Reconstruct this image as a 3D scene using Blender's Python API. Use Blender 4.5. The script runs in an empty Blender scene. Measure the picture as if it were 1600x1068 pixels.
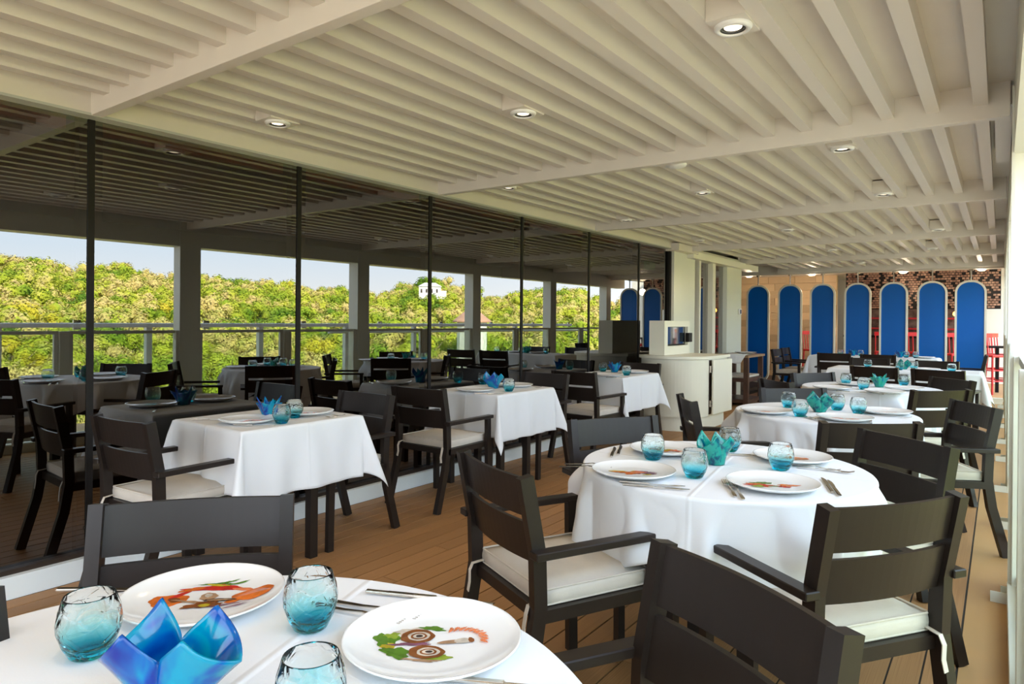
import bpy, bmesh, math, random
from mathutils import Vector, Matrix, noise
random.seed(7)
SC = bpy.context.scene
COL = SC.collection
R = math.radians
cos, sin, pi = math.cos, math.sin, math.pi

# ------------------------------------------------------------------ camera
cam_d = bpy.data.cameras.new('camera')
cam = bpy.data.objects.new('camera', cam_d); COL.objects.link(cam)
yaw, pitch, roll = R(36.048), R(-0.129), R(0.501)
fw0 = Vector((-sin(yaw), cos(yaw), 0)); rt0 = Vector((cos(yaw), sin(yaw), 0)); up0 = Vector((0, 0, 1))
fw = fw0*cos(pitch)+up0*sin(pitch); up1 = up0*cos(pitch)-fw0*sin(pitch)
rt = rt0*cos(roll)+up1*sin(roll); up = up1*cos(roll)-rt0*sin(roll)
m = Matrix((rt, up, -fw)).transposed().to_4x4(); m.translation = (0, 0, 1.315)
cam.matrix_world = m
cam_d.sensor_width = 36.0; cam_d.sensor_fit = 'HORIZONTAL'
cam_d.lens = 36.0*1049.15/1600.0
cam_d.shift_y = -(534-502.57)/1600.0
cam_d.clip_start = 0.02; cam_d.clip_end = 3000
SC.camera = cam

# ------------------------------------------------------------------ sky, sun, exposure
w = bpy.data.worlds.new('sky'); SC.world = w; w.use_nodes = True
wn = w.node_tree.nodes; wl = w.node_tree.links
bg = wn['Background']; bg.inputs[1].default_value = 4.6
tc = wn.new('ShaderNodeTexCoord'); sx = wn.new('ShaderNodeSeparateXYZ'); cr = wn.new('ShaderNodeValToRGB')
wl.new(tc.outputs['Generated'], sx.inputs[0]); wl.new(sx.outputs[2], cr.inputs[0]); wl.new(cr.outputs[0], bg.inputs[0])
e = cr.color_ramp.elements
e[0].position = 0.0; e[0].color = (0.97, 0.97, 0.96, 1)
e[1].position = 0.6; e[1].color = (0.62, 0.76, 1.0, 1)
k = e.new(0.09); k.color = (0.74, 0.87, 1.0, 1)
sd = bpy.data.lights.new('sun', 'SUN'); sd.energy = 23.0; sd.angle = R(1.0); sd.color = (1.0, 0.93, 0.80)
sun = bpy.data.objects.new('sun', sd); COL.objects.link(sun)
sun.rotation_euler = Vector((0.80, 0.32, -0.52)).to_track_quat('-Z', 'Y').to_euler()
sun.location = (-20, -10, 30)
SC.view_settings.view_transform = 'Standard'
SC.view_settings.look = 'None'
SC.view_settings.gamma = 1.0
SC.view_settings.use_curve_mapping = False
SC.view_settings.exposure = 0.34
SC.cycles.transparent_max_bounces = 32
SC.cycles.max_bounces = 12
SC.cycles.glossy_bounces = 6
SC.cycles.diffuse_bounces = 5
SC.cycles.transmission_bounces = 10

# ------------------------------------------------------------------ material helpers
def mat(name, col, rough=0.5, metal=0.0, spec=0.5, bump=0.0, bscale=60, var=0.0, vscale=4.0, col2=None, coat=0.0, objvar=0.0, stretch=None):
    M = bpy.data.materials.new(name); M.use_nodes = True
    n = M.node_tree.nodes; l = M.node_tree.links; b = n['Principled BSDF']
    b.inputs['Base Color'].default_value = (*col, 1)
    b.inputs['Roughness'].default_value = rough; b.inputs['Metallic'].default_value = metal
    b.inputs['Specular IOR Level'].default_value = spec
    b.inputs['Coat Weight'].default_value = coat
    tcn = n.new('ShaderNodeTexCoord'); src = tcn.outputs['Object']
    if stretch:
        mp = n.new('ShaderNodeMapping'); mp.inputs['Scale'].default_value = stretch; l.new(src, mp.inputs[0]); src = mp.outputs[0]
    out = None
    if var or col2:
        nz = n.new('ShaderNodeTexNoise'); nz.inputs['Scale'].default_value = vscale; nz.inputs['Detail'].default_value = 5
        l.new(src, nz.inputs['Vector'])
        mx = n.new('ShaderNodeMix'); mx.data_type = 'RGBA'
        c2 = col2 if col2 else tuple(max(0, c*(1-var)) for c in col)
        mr = n.new('ShaderNodeMapRange'); mr.inputs[1].default_value = 0.35; mr.inputs[2].default_value = 0.65
        l.new(nz.outputs[0], mr.inputs[0]); l.new(mr.outputs[0], mx.inputs[0])
        mx.inputs[6].default_value = (*col, 1); mx.inputs[7].default_value = (*c2, 1)
        out = mx.outputs[2]
    if objvar:
        oi = n.new('ShaderNodeObjectInfo'); hv = n.new('ShaderNodeHueSaturation')
        mr2 = n.new('ShaderNodeMapRange'); mr2.inputs[3].default_value = 1-objvar; mr2.inputs[4].default_value = 1+objvar
        l.new(oi.outputs['Random'], mr2.inputs[0]); l.new(mr2.outputs[0], hv.inputs['Value'])
        if out: l.new(out, hv.inputs['Color'])
        else: hv.inputs['Color'].default_value = (*col, 1)
        out = hv.outputs[0]
    if out: l.new(out, b.inputs['Base Color'])
    if bump:
        nb = n.new('ShaderNodeTexNoise'); nb.inputs['Scale'].default_value = bscale; nb.inputs['Detail'].default_value = 4
        l.new(src, nb.inputs['Vector'])
        bp = n.new('ShaderNodeBump'); bp.inputs['Strength'].default_value = bump; bp.inputs['Distance'].default_value = 0.01
        l.new(nb.outputs[0], bp.inputs['Height']); l.new(bp.outputs[0], b.inputs['Normal'])
    return M

def emit(name, col, s):
    M = bpy.data.materials.new(name); M.use_nodes = True; b = M.node_tree.nodes['Principled BSDF']
    b.inputs['Base Color'].default_value = (*col, 1)
    b.inputs['Emission Color'].default_value = (*col, 1); b.inputs['Emission Strength'].default_value = s
    return M

def window_glass(name, r0, tint, glcol=(1, 1, 1)):
    """thin pane: Schlick reflection over tinted straight-through transmission"""
    M = bpy.data.materials.new(name); M.use_nodes = True
    n = M.node_tree.nodes; l = M.node_tree.links
    o = n['Material Output']; n.remove(n['Principled BSDF'])
    t = n.new('ShaderNodeBsdfTransparent'); t.inputs[0].default_value = (*tint, 1)
    g = n.new('ShaderNodeBsdfGlossy'); g.inputs['Roughness'].default_value = 0.0; g.inputs['Color'].default_value = (*glcol, 1)
    lw = n.new('ShaderNodeLayerWeight'); lw.inputs[0].default_value = 0.5
    pw = n.new('ShaderNodeMath'); pw.operation = 'POWER'; pw.inputs[1].default_value = 5.0
    ma = n.new('ShaderNodeMath'); ma.operation = 'MULTIPLY_ADD'; ma.inputs[1].default_value = 1-r0; ma.inputs[2].default_value = r0
    mx = n.new('ShaderNodeMixShader')
    l.new(lw.outputs['Facing'], pw.inputs[0]); l.new(pw.outputs[0], ma.inputs[0])
    l.new(ma.outputs[0], mx.inputs[0]); l.new(t.outputs[0], mx.inputs[1]); l.new(g.outputs[0], mx.inputs[2]); l.new(mx.outputs[0], o.inputs[0])
    return M

def tumbler_glass():
    M = bpy.data.materials.new('tumbler_glass'); M.use_nodes = True
    n = M.node_tree.nodes; l = M.node_tree.links; b = n['Principled BSDF']
    b.inputs['Transmission Weight'].default_value = 1.0; b.inputs['Roughness'].default_value = 0.02; b.inputs['IOR'].default_value = 1.3
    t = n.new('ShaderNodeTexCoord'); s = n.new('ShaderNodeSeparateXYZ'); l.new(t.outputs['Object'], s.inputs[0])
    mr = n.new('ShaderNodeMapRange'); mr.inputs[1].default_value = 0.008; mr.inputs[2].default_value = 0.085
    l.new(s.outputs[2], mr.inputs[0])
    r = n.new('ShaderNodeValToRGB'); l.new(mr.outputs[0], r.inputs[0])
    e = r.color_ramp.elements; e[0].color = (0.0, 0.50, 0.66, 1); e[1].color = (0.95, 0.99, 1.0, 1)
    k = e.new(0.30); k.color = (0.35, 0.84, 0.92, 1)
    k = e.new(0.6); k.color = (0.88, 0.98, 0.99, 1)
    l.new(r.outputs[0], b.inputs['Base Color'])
    v = n.new('ShaderNodeTexVoronoi'); v.feature = 'DISTANCE_TO_EDGE'; v.inputs['Scale'].default_value = 38
    l.new(t.outputs['Object'], v.inputs['Vector'])
    m2 = n.new('ShaderNodeMapRange'); m2.inputs[2].default_value = 0.18; l.new(v.outputs['Distance'], m2.inputs[0])
    bp = n.new('ShaderNodeBump'); bp.inputs['Strength'].default_value = 0.30; bp.inputs['Distance'].default_value = 0.003
    l.new(m2.outputs[0], bp.inputs['Height']); l.new(bp.outputs[0], b.inputs['Normal'])
    return M

def votive_glass(name, ca, cb, cc, scale, w=0.25):
    M = bpy.data.materials.new(name); M.use_nodes = True
    n = M.node_tree.nodes; l = M.node_tree.links; b = n['Principled BSDF']
    b.inputs['Roughness'].default_value = 0.12; b.inputs['Coat Weight'].default_value = 0.25; b.inputs['Coat Roughness'].default_value = 0.03
    b.inputs['Transmission Weight'].default_value = w; b.inputs['IOR'].default_value = 1.4
    t = n.new('ShaderNodeTexCoord'); nz = n.new('ShaderNodeTexNoise'); nz.inputs['Scale'].default_value = scale; nz.inputs['Detail'].default_value = 3
    nz.inputs['Distortion'].default_value = 1.0
    l.new(t.outputs['Object'], nz.inputs['Vector'])
    r = n.new('ShaderNodeValToRGB'); l.new(nz.outputs[0], r.inputs[0]); e = r.color_ramp.elements
    e[0].position = 0.33; e[0].color = (*ca, 1); e[1].position = 0.52; e[1].color = (*cc, 1); k = e.new(0.42); k.color = (*cb, 1)
    l.new(r.outputs[0], b.inputs['Base Color'])
    return M

def foliage(name):
    M = bpy.data.materials.new(name); M.use_nodes = True
    n = M.node_tree.nodes; l = M.node_tree.links; b = n['Principled BSDF']
    b.inputs['Roughness'].default_value = 0.8; b.inputs['Specular IOR Level'].default_value = 0.1
    g = n.new('ShaderNodeNewGeometry')
    nz = n.new('ShaderNodeTexNoise'); nz.inputs['Scale'].default_value = 0.10; nz.inputs['Detail'].default_value = 3.0
    l.new(g.outputs['Position'], nz.inputs['Vector'])
    r = n.new('ShaderNodeValToRGB'); l.new(nz.outputs[0], r.inputs[0]); e = r.color_ramp.elements
    e[0].position = 0.32; e[0].color = (0.10, 0.20, 0.02, 1)
    e[1].position = 0.70; e[1].color = (0.62, 0.52, 0.05, 1)
    for p, c in ((0.40, (0.26, 0.36, 0.03)), (0.48, (0.46, 0.50, 0.05)), (0.54, (0.62, 0.50, 0.20)), (0.58, (0.60, 0.50, 0.16)), (0.63, (0.30, 0.40, 0.04))):
        k = e.new(p); k.color = (*c, 1)
    n2 = n.new('ShaderNodeTexNoise'); n2.inputs['Scale'].default_value = 1.3; n2.inputs['Detail'].default_value = 3
    l.new(g.outputs['Position'], n2.inputs['Vector'])
    hv = n.new('ShaderNodeHueSaturation'); mr = n.new('ShaderNodeMapRange')
    mr.inputs[1].default_value = 0.3; mr.inputs[2].default_value = 0.7; mr.inputs[3].default_value = 0.88; mr.inputs[4].default_value = 1.1
    l.new(n2.outputs[0], mr.inputs[0]); l.new(mr.outputs[0], hv.inputs['Value']); l.new(r.outputs[0], hv.inputs['Color'])
    l.new(hv.outputs[0], b.inputs['Base Color'])
    return M

IV = mat('ivory_ceiling_paint', (0.69, 0.635, 0.555), 0.45, var=0.05, vscale=3)
IVS = mat('ivory_slat_paint', (0.71, 0.655, 0.585), 0.42)
CREAM = mat('cream_lacquer', (0.80, 0.77, 0.64), 0.35)
WHITEP = mat('white_paint', (0.82, 0.86, 0.86), 0.35, bump=0.02, bscale=20)
COLM = mat('column_paint', (0.70, 0.70, 0.60), 0.35)
DARKF = mat('dark_bronze_frame', (0.035, 0.022, 0.016), 0.4, spec=0.25)
BLACKM = mat('black_gasket', (0.012, 0.010, 0.009), 0.5, spec=0.15)
BRNBOX = mat('brown_blind_cassette', (0.50, 0.17, 0.05), 0.6)
CHAR = mat('charcoal_powder_coat', (0.0190, 0.0130, 0.0105), 0.34, spec=0.30, bump=0.01, bscale=300)
FAB = mat('off_white_canvas', (0.66, 0.60, 0.52), 0.9, spec=0.1, bump=0.12, bscale=220, var=0.06, vscale=10)
CLOTH = mat('white_table_linen', (0.80, 0.81, 0.83), 0.8, spec=0.15, bump=0.03, bscale=240)
PORC = mat('white_porcelain', (0.86, 0.86, 0.85), 0.12, spec=0.5, coat=0.4)
STEEL = mat('polished_steel', (0.62, 0.57, 0.51), 0.16, metal=1.0)
def add_creases(M):
    n = M.node_tree.nodes; l = M.node_tree.links; b = n['Principled BSDF']
    t = n.new('ShaderNodeTexCoord'); sp = n.new('ShaderNodeSeparateXYZ'); l.new(t.outputs['Object'], sp.inputs[0])
    prev = None
    for k in (0, 1):
        ab = n.new('ShaderNodeMath'); ab.operation = 'ABSOLUTE'; l.new(sp.outputs[k], ab.inputs[0])
        mr = n.new('ShaderNodeMapRange'); mr.interpolation_type = 'SMOOTHSTEP'; mr.inputs[1].default_value = 0.0; mr.inputs[2].default_value = 0.012; mr.inputs[3].default_value = 1.0; mr.inputs[4].default_value = 0.0
        l.new(ab.outputs[0], mr.inputs[0])
        if prev:
            mx = n.new('ShaderNodeMath'); mx.operation = 'MAXIMUM'; l.new(prev, mx.inputs[0]); l.new(mr.outputs[0], mx.inputs[1]); prev = mx.outputs[0]
        else: prev = mr.outputs[0]
    bp = n.new('ShaderNodeBump'); bp.inputs['Strength'].default_value = 0.7; bp.inputs['Distance'].default_value = 0.003
    old = b.inputs['Normal'].links[0].from_socket
    l.new(prev, bp.inputs['Height']); l.new(old, bp.inputs['Normal']); l.new(bp.outputs[0], b.inputs['Normal'])
add_creases(CLOTH)
TUMB = tumbler_glass()
VBLUE = votive_glass('blue_art_glass', (0.0, 0.012, 0.24), (0.0, 0.10, 0.38), (0.0, 0.27, 0.42), 10, 0.12)
VGREEN = votive_glass('green_teal_art_glass', (0.0, 0.06, 0.13), (0.0, 0.17, 0.20), (0.01, 0.34, 0.28), 34)
VTEAL = votive_glass('sea_teal_art_glass', (0.0, 0.12, 0.22), (0.0, 0.30, 0.36), (0.02, 0.42, 0.30), 24)
BLUE = mat('blue_panel_lacquer', (0.001, 0.115, 0.46), 0.4, spec=0.25)
PLANK = mat('teak_decking', (0.43, 0.225, 0.090), 0.5, col2=(0.33, 0.16, 0.06), vscale=9, stretch=(6, 0.6, 1), objvar=0.10, bump=0.05, bscale=120, spec=0.35)
CAULK = mat('deck_caulking', (0.035, 0.028, 0.022), 0.8)
BORDER = mat('tan_deck_border', (0.52, 0.29, 0.11), 0.55, var=0.08, vscale=2)
WOODW = mat('blond_wood_cladding', (0.66, 0.47, 0.27), 0.6, objvar=0.22, var=0.15, vscale=6, stretch=(1, 1, 8))
DWOOD = mat('dark_walnut', (0.09, 0.04, 0.025), 0.45, var=0.3, vscale=10)
LTOP = mat('oak_top', (0.34, 0.21, 0.11), 0.5, var=0.2, vscale=8)
RED = mat('red_lacquer', (0.62, 0.02, 0.02), 0.35)
BRICKM = mat('brown_screen_brick', (0.10, 0.045, 0.028), 0.6, objvar=0.3, col2=(0.25, 0.15, 0.10), vscale=9)
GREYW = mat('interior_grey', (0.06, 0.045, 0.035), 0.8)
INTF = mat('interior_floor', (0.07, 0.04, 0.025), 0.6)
LAMP = emit('warm_lamp', (1.0, 0.84, 0.60), 2.2)
LAMPO = emit('amber_lamp', (1.0, 0.45, 0.08), 6.0)
FLAME = emit('candle_flame', (1.0, 0.45, 0.18), 14.0)
WAX = mat('candle_wax', (0.9, 0.8, 0.7), 0.5)
SCREEN = mat('dark_screen_glass', (0.02, 0.03, 0.04), 0.05, spec=0.8, coat=1.0)
GGRN = emit('exit_sign_green', (0.0, 0.22, 0.06), 0.25)
TINTG = window_glass('tinted_wall_glass', 0.155, (0.22, 0.13, 0.08), (1.0, 0.99, 0.96))
RAILG = window_glass('railing_glass', 0.05, (0.86, 0.93, 0.84))
DOORG = window_glass('door_glass', 0.30, (0.35, 0.33, 0.30))
RINGM = mat('white_lamp_ring', (0.85, 0.84, 0.82), 0.3)
BLKR = mat('black_baffle', (0.02, 0.02, 0.02), 0.5)
FOLI = foliage('dry_forest_leaves')
BARK = mat('pale_bark', (0.35, 0.27, 0.18), 0.8)
SOIL = mat('hill_soil', (0.26, 0.24, 0.09), 0.9, var=0.4, vscale=0.1)
SEA = mat('tan_bounce_water', (0.40, 0.36, 0.26), 0.35)  # water coloured a pale tan so it bounces warm sunlight onto the ceiling
HOUSEW = mat('white_render', (0.85, 0.85, 0.82), 0.6)
ROOFP = mat('pink_roof_tiles', (0.62, 0.34, 0.24), 0.7)
RAILW = mat('rail_white_paint', (0.84, 0.88, 0.92), 0.3)

# ------------------------------------------------------------------ mesh helpers
def obj(name, bm, material, parent=None, smooth=False, loc=None):
    me = bpy.data.meshes.new(name); bm.normal_update(); bm.to_mesh(me); bm.free()
    mats = material if isinstance(material, (list, tuple)) else [material]
    for q in mats: me.materials.append(q)
    if smooth:
        for p in me.polygons: p.use_smooth = True
    o = bpy.data.objects.new(name, me); COL.objects.link(o)
    if parent: o.parent = parent
    if loc: o.location = loc
    return o
def tag(o, label=None, cat=None, group=None, kind=None):
    if label: o['label'] = label
    if cat: o['category'] = cat
    if group: o['group'] = group
    if kind: o['kind'] = kind
    return o
def thing(name, label, cat, loc=(0, 0, 0), rz=0, group=None):
    o = bpy.data.objects.new(name, None); COL.objects.link(o); o.location = loc; o.rotation_euler = (0, 0, rz)
    return tag(o, label, cat, group)
def struct(name, bm, m, parent=None, smooth=False):
    o = obj(name, bm, m, parent, smooth)
    if not parent: o['kind'] = 'structure'
    return o
def dup(root, loc, rz, label=None, group=None):
    r = root.copy(); COL.objects.link(r); r.location = loc; r.rotation_euler = (0, 0, rz)
    if label: r['label'] = label
    if group: r['group'] = group
    for ch in list(root.children):
        c = ch.copy(); COL.objects.link(c); c.parent = r
        for g in ch.children:
            d = g.copy(); COL.objects.link(d); d.parent = c
    return r
def box(bm, x0, x1, y0, y1, z0, z1, mi=0):
    v = [bm.verts.new((x, y, z)) for x in (x0, x1) for y in (y0, y1) for z in (z0, z1)]
    for a in ((0, 1, 3, 2), (4, 6, 7, 5), (0, 4, 5, 1), (2, 3, 7, 6), (0, 2, 6, 4), (1, 5, 7, 3)):
        f = bm.faces.new([v[i] for i in a]); f.material_index = mi
    return bm
def B(x0, x1, y0, y1, z0, z1, bev=0.0):
    bm = box(bmesh.new(), x0, x1, y0, y1, z0, z1)
    if bev: bmesh.ops.bevel(bm, geom=bm.edges[:], offset=bev, segments=2, affect='EDGES', profile=0.5)
    return bm
def beam(bm, pts, wx, wd, bev=0):
    """rectangular bar swept through pts lying in a plane of constant x; wx width in x, wd depth across"""
    rings = []
    for i, p in enumerate(pts):
        p = Vector(p)
        a = Vector(pts[max(i-1, 0)]); b = Vector(pts[min(i+1, len(pts)-1)]); t = (b-a).normalized()
        X = Vector((1, 0, 0)); N = t.cross(X).normalized(); X = N.cross(t).normalized()
        rings.append([bm.verts.new(p+X*sx*wx/2+N*sn*wd/2) for sx, sn in ((-1, -1), (1, -1), (1, 1), (-1, 1))])
    for r0, r1 in zip(rings, rings[1:]):
        for i in range(4): bm.faces.new((r0[i], r0[(i+1) % 4], r1[(i+1) % 4], r1[i]))
    bm.faces.new(rings[0][::-1]); bm.faces.new(rings[-1])
    bmesh.ops.recalc_face_normals(bm, faces=bm.faces[:])
    return bm
def lathe(bm, prof, n=40, cx=0, cy=0, z0=0, mi=0):
    rings = []
    for r, z in prof:
        if r < 1e-6: rings.append([bm.verts.new((cx, cy, z0+z))])
        else: rings.append([bm.verts.new((cx+r*cos(2*pi*i/n), cy+r*sin(2*pi*i/n), z0+z)) for i in range(n)])
    for a, b in zip(rings, rings[1:]):
        for i in range(n):
            j = (i+1) % n
            q = [a[i % len(a)], a[j % len(a)], b[j % len(b)], b[i % len(b)]]
            q2 = []
            for v in q:
                if v not in q2: q2.append(v)
            if len(q2) > 2:
                f = bm.faces.new(q2); f.material_index = mi
    bmesh.ops.recalc_face_normals(bm, faces=bm.faces[:])
    return bm
def rod(bm, p0, p1, r, n=10, r1=None):
    p0 = Vector(p0); p1 = Vector(p1); t = (p1-p0).normalized(); a = t.orthogonal().normalized(); b = t.cross(a)
    r1 = r if r1 is None else r1
    A = [bm.verts.new(p0+(a*cos(2*pi*i/n)+b*sin(2*pi*i/n))*r) for i in range(n)]
    Bv = [bm.verts.new(p1+(a*cos(2*pi*i/n)+b*sin(2*pi*i/n))*r1) for i in range(n)]
    for i in range(n): bm.faces.new((A[i], A[(i+1) % n], Bv[(i+1) % n], Bv[i]))
    bm.faces.new(A[::-1]); bm.faces.new(Bv)
    return bm
def prism(bm, poly, z0, z1):
    a = [bm.verts.new((x, y, z0)) for x, y in poly]; b = [bm.verts.new((x, y, z1)) for x, y in poly]
    n = len(poly)
    for i in range(n): bm.faces.new((a[i], a[(i+1) % n], b[(i+1) % n], b[i]))
    bm.faces.new(a[::-1]); bm.faces.new(b)
    bmesh.ops.recalc_face_normals(bm, faces=bm.faces[:])
    return bm

def sheet(x, y0, y1, z0, z1):
    bm = bmesh.new(); bm.faces.new([bm.verts.new(p) for p in ((x, y0, z0), (x, y1, z0), (x, y1, z1), (x, y0, z1))]); return bm
# ------------------------------------------------------------------ floor
GLX = -3.775          # glass plane
WX = -3.70            # front of curb and fascia
floor = struct('floor', B(-3.9, 1.6, -3.0, 18.6, -0.20, -0.006), CAULK)
pm = {}
NR = 34; PW = (3.70-0.125)/NR
for i in range(NR):
    y = -2.5+random.uniform(-1.4, 0)
    x0 = WX+i*PW
    while y < 14.6:
        L = random.choice((2.2, 2.6, 3.0, 3.4)); y1 = min(y+L, 14.9)
        if y1-y < 0.3: break
        if 'p' not in pm:
            o = obj('floor_plank', B(-0.5, 0.5, -0.5, 0.5, -1, 0), PLANK, floor); pm['p'] = o
        else:
            o = pm['p'].copy(); COL.objects.link(o); o.parent = floor
        o.scale = (PW-0.0075, y1-y-0.006, 0.02); o.location = (x0+PW/2, (y+y1)/2, 0)
        y = y1
obj('deck_border', B(-0.120, 1.6, -3.0, 14.9, -0.02, -0.001), BORDER, floor)
obj('far_deck_slab', B(-7.5, 1.6, 14.9, 18.6, -0.02, 0.0), BORDER, floor)
# round floor hatch seam under wall table
bm = bmesh.new(); n = 48
for i in range(n):
    a0, a1 = 2*pi*i/n, 2*pi*(i+1)/n
    v = [bm.verts.new((-3.02+r*cos(a), 2.0+r*sin(a), 0.0006)) for a, r in ((a0, .20), (a1, .20), (a1, .204), (a0, .204))]
    bm.faces.new(v)
obj('hatch_seam', bm, CAULK, floor)

# ------------------------------------------------------------------ ceiling
ceil = struct('ceiling', B(-9.0, 0.50, -3.0, 18.6, 2.495, 2.75), IV)
BY = [-3.9, -1.22, 1.475, 4.04, 6.65, 9.30, 11.85, 14.30]
for y in BY[1:]:
    obj('ceiling_beam', B(WX, 0.03, y, y+0.055, 2.325, 2.50, 0.003), IVS, ceil)
sm = {}
for bi in range(len(BY)-1):
    y0 = max(BY[bi]+0.055, -2.9); y1 = BY[bi+1]
    for kx in range(18):
        xr = -3.492+0.202*kx
        if 's' not in sm:
            o = obj('ceiling_slat', B(-0.03, 0.03, -0.5, 0.5, 0, 0.10), IVS, ceil); sm['s'] = o
        else:
            o = sm['s'].copy(); COL.objects.link(o); o.parent = ceil
        o.scale = (1, y1-y0, 1); o.location = (xr-0.03, (y0+y1)/2, 2.396)
obj('edge_soffit', B(-0.035, 0.04, 4.12, 5.55, 2.40, 2.50), IVS, ceil)
obj('end_bulkhead', B(-7.5, 0.5, 14.45, 14.60, 2.30, 2.50), IV, ceil)
obj('far_ceiling_slab', B(-7.5, 0.5, 14.60, 18.6, 2.40, 2.5), IV, ceil)
# fascia above the glass
fas = struct('trim_1', B(-3.80, WX+0.006, -3.0, 8.95, 2.335, 2.50), IV)
obj('fascia_edge', B(-3.80, WX+0.010, -3.0, 8.95, 2.322, 2.335), mat('grey_edge_strip', (0.42, 0.42, 0.38), 0.4), fas)

# downlights
def downlight():
    t = thing('downlight', '', 'ceiling light')
    bm = B(-0.07, 0.07, -0.09, 0.09, -0.012, 0.085)
    obj('housing', bm, IVS, t)
    obj('ring', lathe(bmesh.new(), [(0.044, -0.014), (0.047, -0.026), (0.060, -0.026), (0.067, -0.018), (0.067, -0.012)], 36), RINGM, t, True)
    obj('baffle', lathe(bmesh.new(), [(0.0, -0.0125), (0.044, -0.0128), (0.0445, -0.022)], 36), BLKR, t, True)
    obj('lamp', lathe(bmesh.new(), [(0.0, -0.0165), (0.031, -0.016), (0.032, -0.013)], 30), LAMP, t, True)
    ld = bpy.data.lights.new('lamp_light', 'SPOT'); ld.energy = 12; ld.color = (1.0, 0.78, 0.50); ld.spot_size = R(130); ld.spot_blend = 0.8; ld.shadow_soft_size = 0.03
    lo = bpy.data.objects.new('lamp_light', ld); COL.objects.link(lo); lo.parent = t; lo.location = (0, 0, -0.03)
    return t
dls = [(-3.22, 2.22, 'small round downlight in ceiling slats nearest the tinted glass, left in photo'),
       (-2.007, 2.84, 'round downlight in the middle of the near ceiling bay'),
       (-0.795, 2.44, 'large nearest round downlight at the top right of the photo'),
       (-0.795, 4.52, 'round downlight right behind the second cross beam, near the open side'),
       (-2.007, 5.42, 'round downlight beyond the white smoke detector dome'),
       (-3.22, 4.36, 'round downlight just beyond second cross beam, beside the glass wall'),
       (-0.795, 6.30, 'round downlight just before the third cross beam on open side'),
       (-3.22, 6.46, 'round downlight before the third cross beam beside the glass wall'),
       (-2.007, 8.15, 'round downlight in middle of the third ceiling bay'),
       (-0.59, 9.0, 'round downlight before the fourth cross beam on the open side'),
       (-3.22, 8.6, 'round downlight above the cream service cabinet'),
       (-2.007, 10.7, 'round downlight in middle of the fourth ceiling bay'),
       (-0.795, 11.2, 'round downlight in the fourth bay near the open side'),
       (-2.007, 13.2, 'round downlight in the last ceiling bay before the blue panels'),
       (-3.22, 0.1, 'downlight over the glass wall seen only in reflection'),
       (-2.007, 0.3, 'downlight behind the camera seen only in reflection'),
       (-0.795, 0.3, 'downlight over the camera by the open side')]
d0 = downlight()
for i, (x, y, lb) in enumerate(dls):
    if i == 0: d0.location = (x, y, 2.40); d0['label'] = lb; d0['group'] = 'ceiling downlights'
    else: dup(d0, (x, y, 2.40), 0, lb)
t = thing('ceiling_lamp', 'warm ceiling lamp in the bar room behind the blue panels', 'ceiling light', (-4.6, 15.4, 2.40), 0, 'bar room ceiling lamps')
obj('shade', lathe(bmesh.new(), [(0, 0), (.09, 0), (.10, -.03), (.08, -.05), (0, -.05)], 24), RINGM, t, True)
obj('bulb', lathe(bmesh.new(), [(0, -.052), (.07, -.052), (.05, -.07), (0, -.075)], 20), LAMP, t, True)
ld = bpy.data.lights.new('bar_light', 'POINT'); ld.energy = 13; ld.color = (1.0, 0.80, 0.56); ld.shadow_soft_size = 0.08
lo = bpy.data.objects.new('bar_light', ld); COL.objects.link(lo); lo.parent = t; lo.location = (0, 0, -0.35)
for x, y, lb in ((-3.3, 15.5, 'second'), (-1.6, 15.6, 'third'), (-.3, 15.5, 'fourth')): dup(t, (x, y, 2.40), 0, 'warm ceiling lamp in the bar room, %s from the wood wall' % lb)
def smoke(x, y, lb, first=[None]):
    if first[0] is None:
        t = thing('smoke_detector', lb, 'smoke detector', (x, y, 2.395), 0, 'ceiling detectors')
        obj('base', lathe(bmesh.new(), [(0, 0.01), (0.085, 0.01), (0.085, -0.006), (0, -0.006)], 32), IVS, t)
        obj('dome', lathe(bmesh.new(), [(0.072, -0.006), (0.068, -0.020), (0.045, -0.030), (0, -0.034)], 32), RINGM, t, True)
        first[0] = t
    else: dup(first[0], (x, y, 2.395), 0, lb)
smoke(-1.80, 4.36, 'white domed smoke detector just beyond second cross beam')
smoke(-1.45, 9.7, 'white domed smoke detector beyond the fourth cross beam')
smoke(-1.3, 12.4, 'white domed smoke detector near the far blue panels')

# ------------------------------------------------------------------ glass wall, left
wall = struct('wall_left', B(-3.86, WX, -3.0, 8.92, 0.0, 0.105, 0.002), WHITEP)
wall2 = wall
obj('glass_sill', B(-3.84, -3.735, -3.0, 8.92, 0.105, 0.128), DARKF, wall)
obj('blind_backing', B(-4.02, -3.86, -3.0, 8.9, 2.24, 2.50), BLACKM, wall)
MY = [-2.3, -1.03, 0.24, 1.51, 2.77, 4.04, 5.34, 6.66, 7.95, 8.90]
for i, y in enumerate(MY[1:-1]):
    o = obj('mullion', B(-3.86, -3.768, y-0.016, y+0.016, 0.12, 2.34), BLACKM, wall)
    obj('joint_strip', B(-3.83, -3.776, y-0.055, y+0.055, 0.12, 2.34), DARKF, o)
for i in range(len(MY)-1):
    y0, y1 = MY[i]+0.016, MY[i+1]-0.016
    wn_ = struct('window_%d' % (i+1), sheet(GLX, y0, y1, 0.125, 2.34), TINTG)
    obj('blind_cassette', B(-3.93, -3.80, y0+0.03, y1-0.09, 2.26, 2.335), BRNBOX, wn_)
obj('end_mullion', B(-3.86, -3.74, 8.87, 8.93, 0.0, 2.34), BLACKM, wall)
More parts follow.
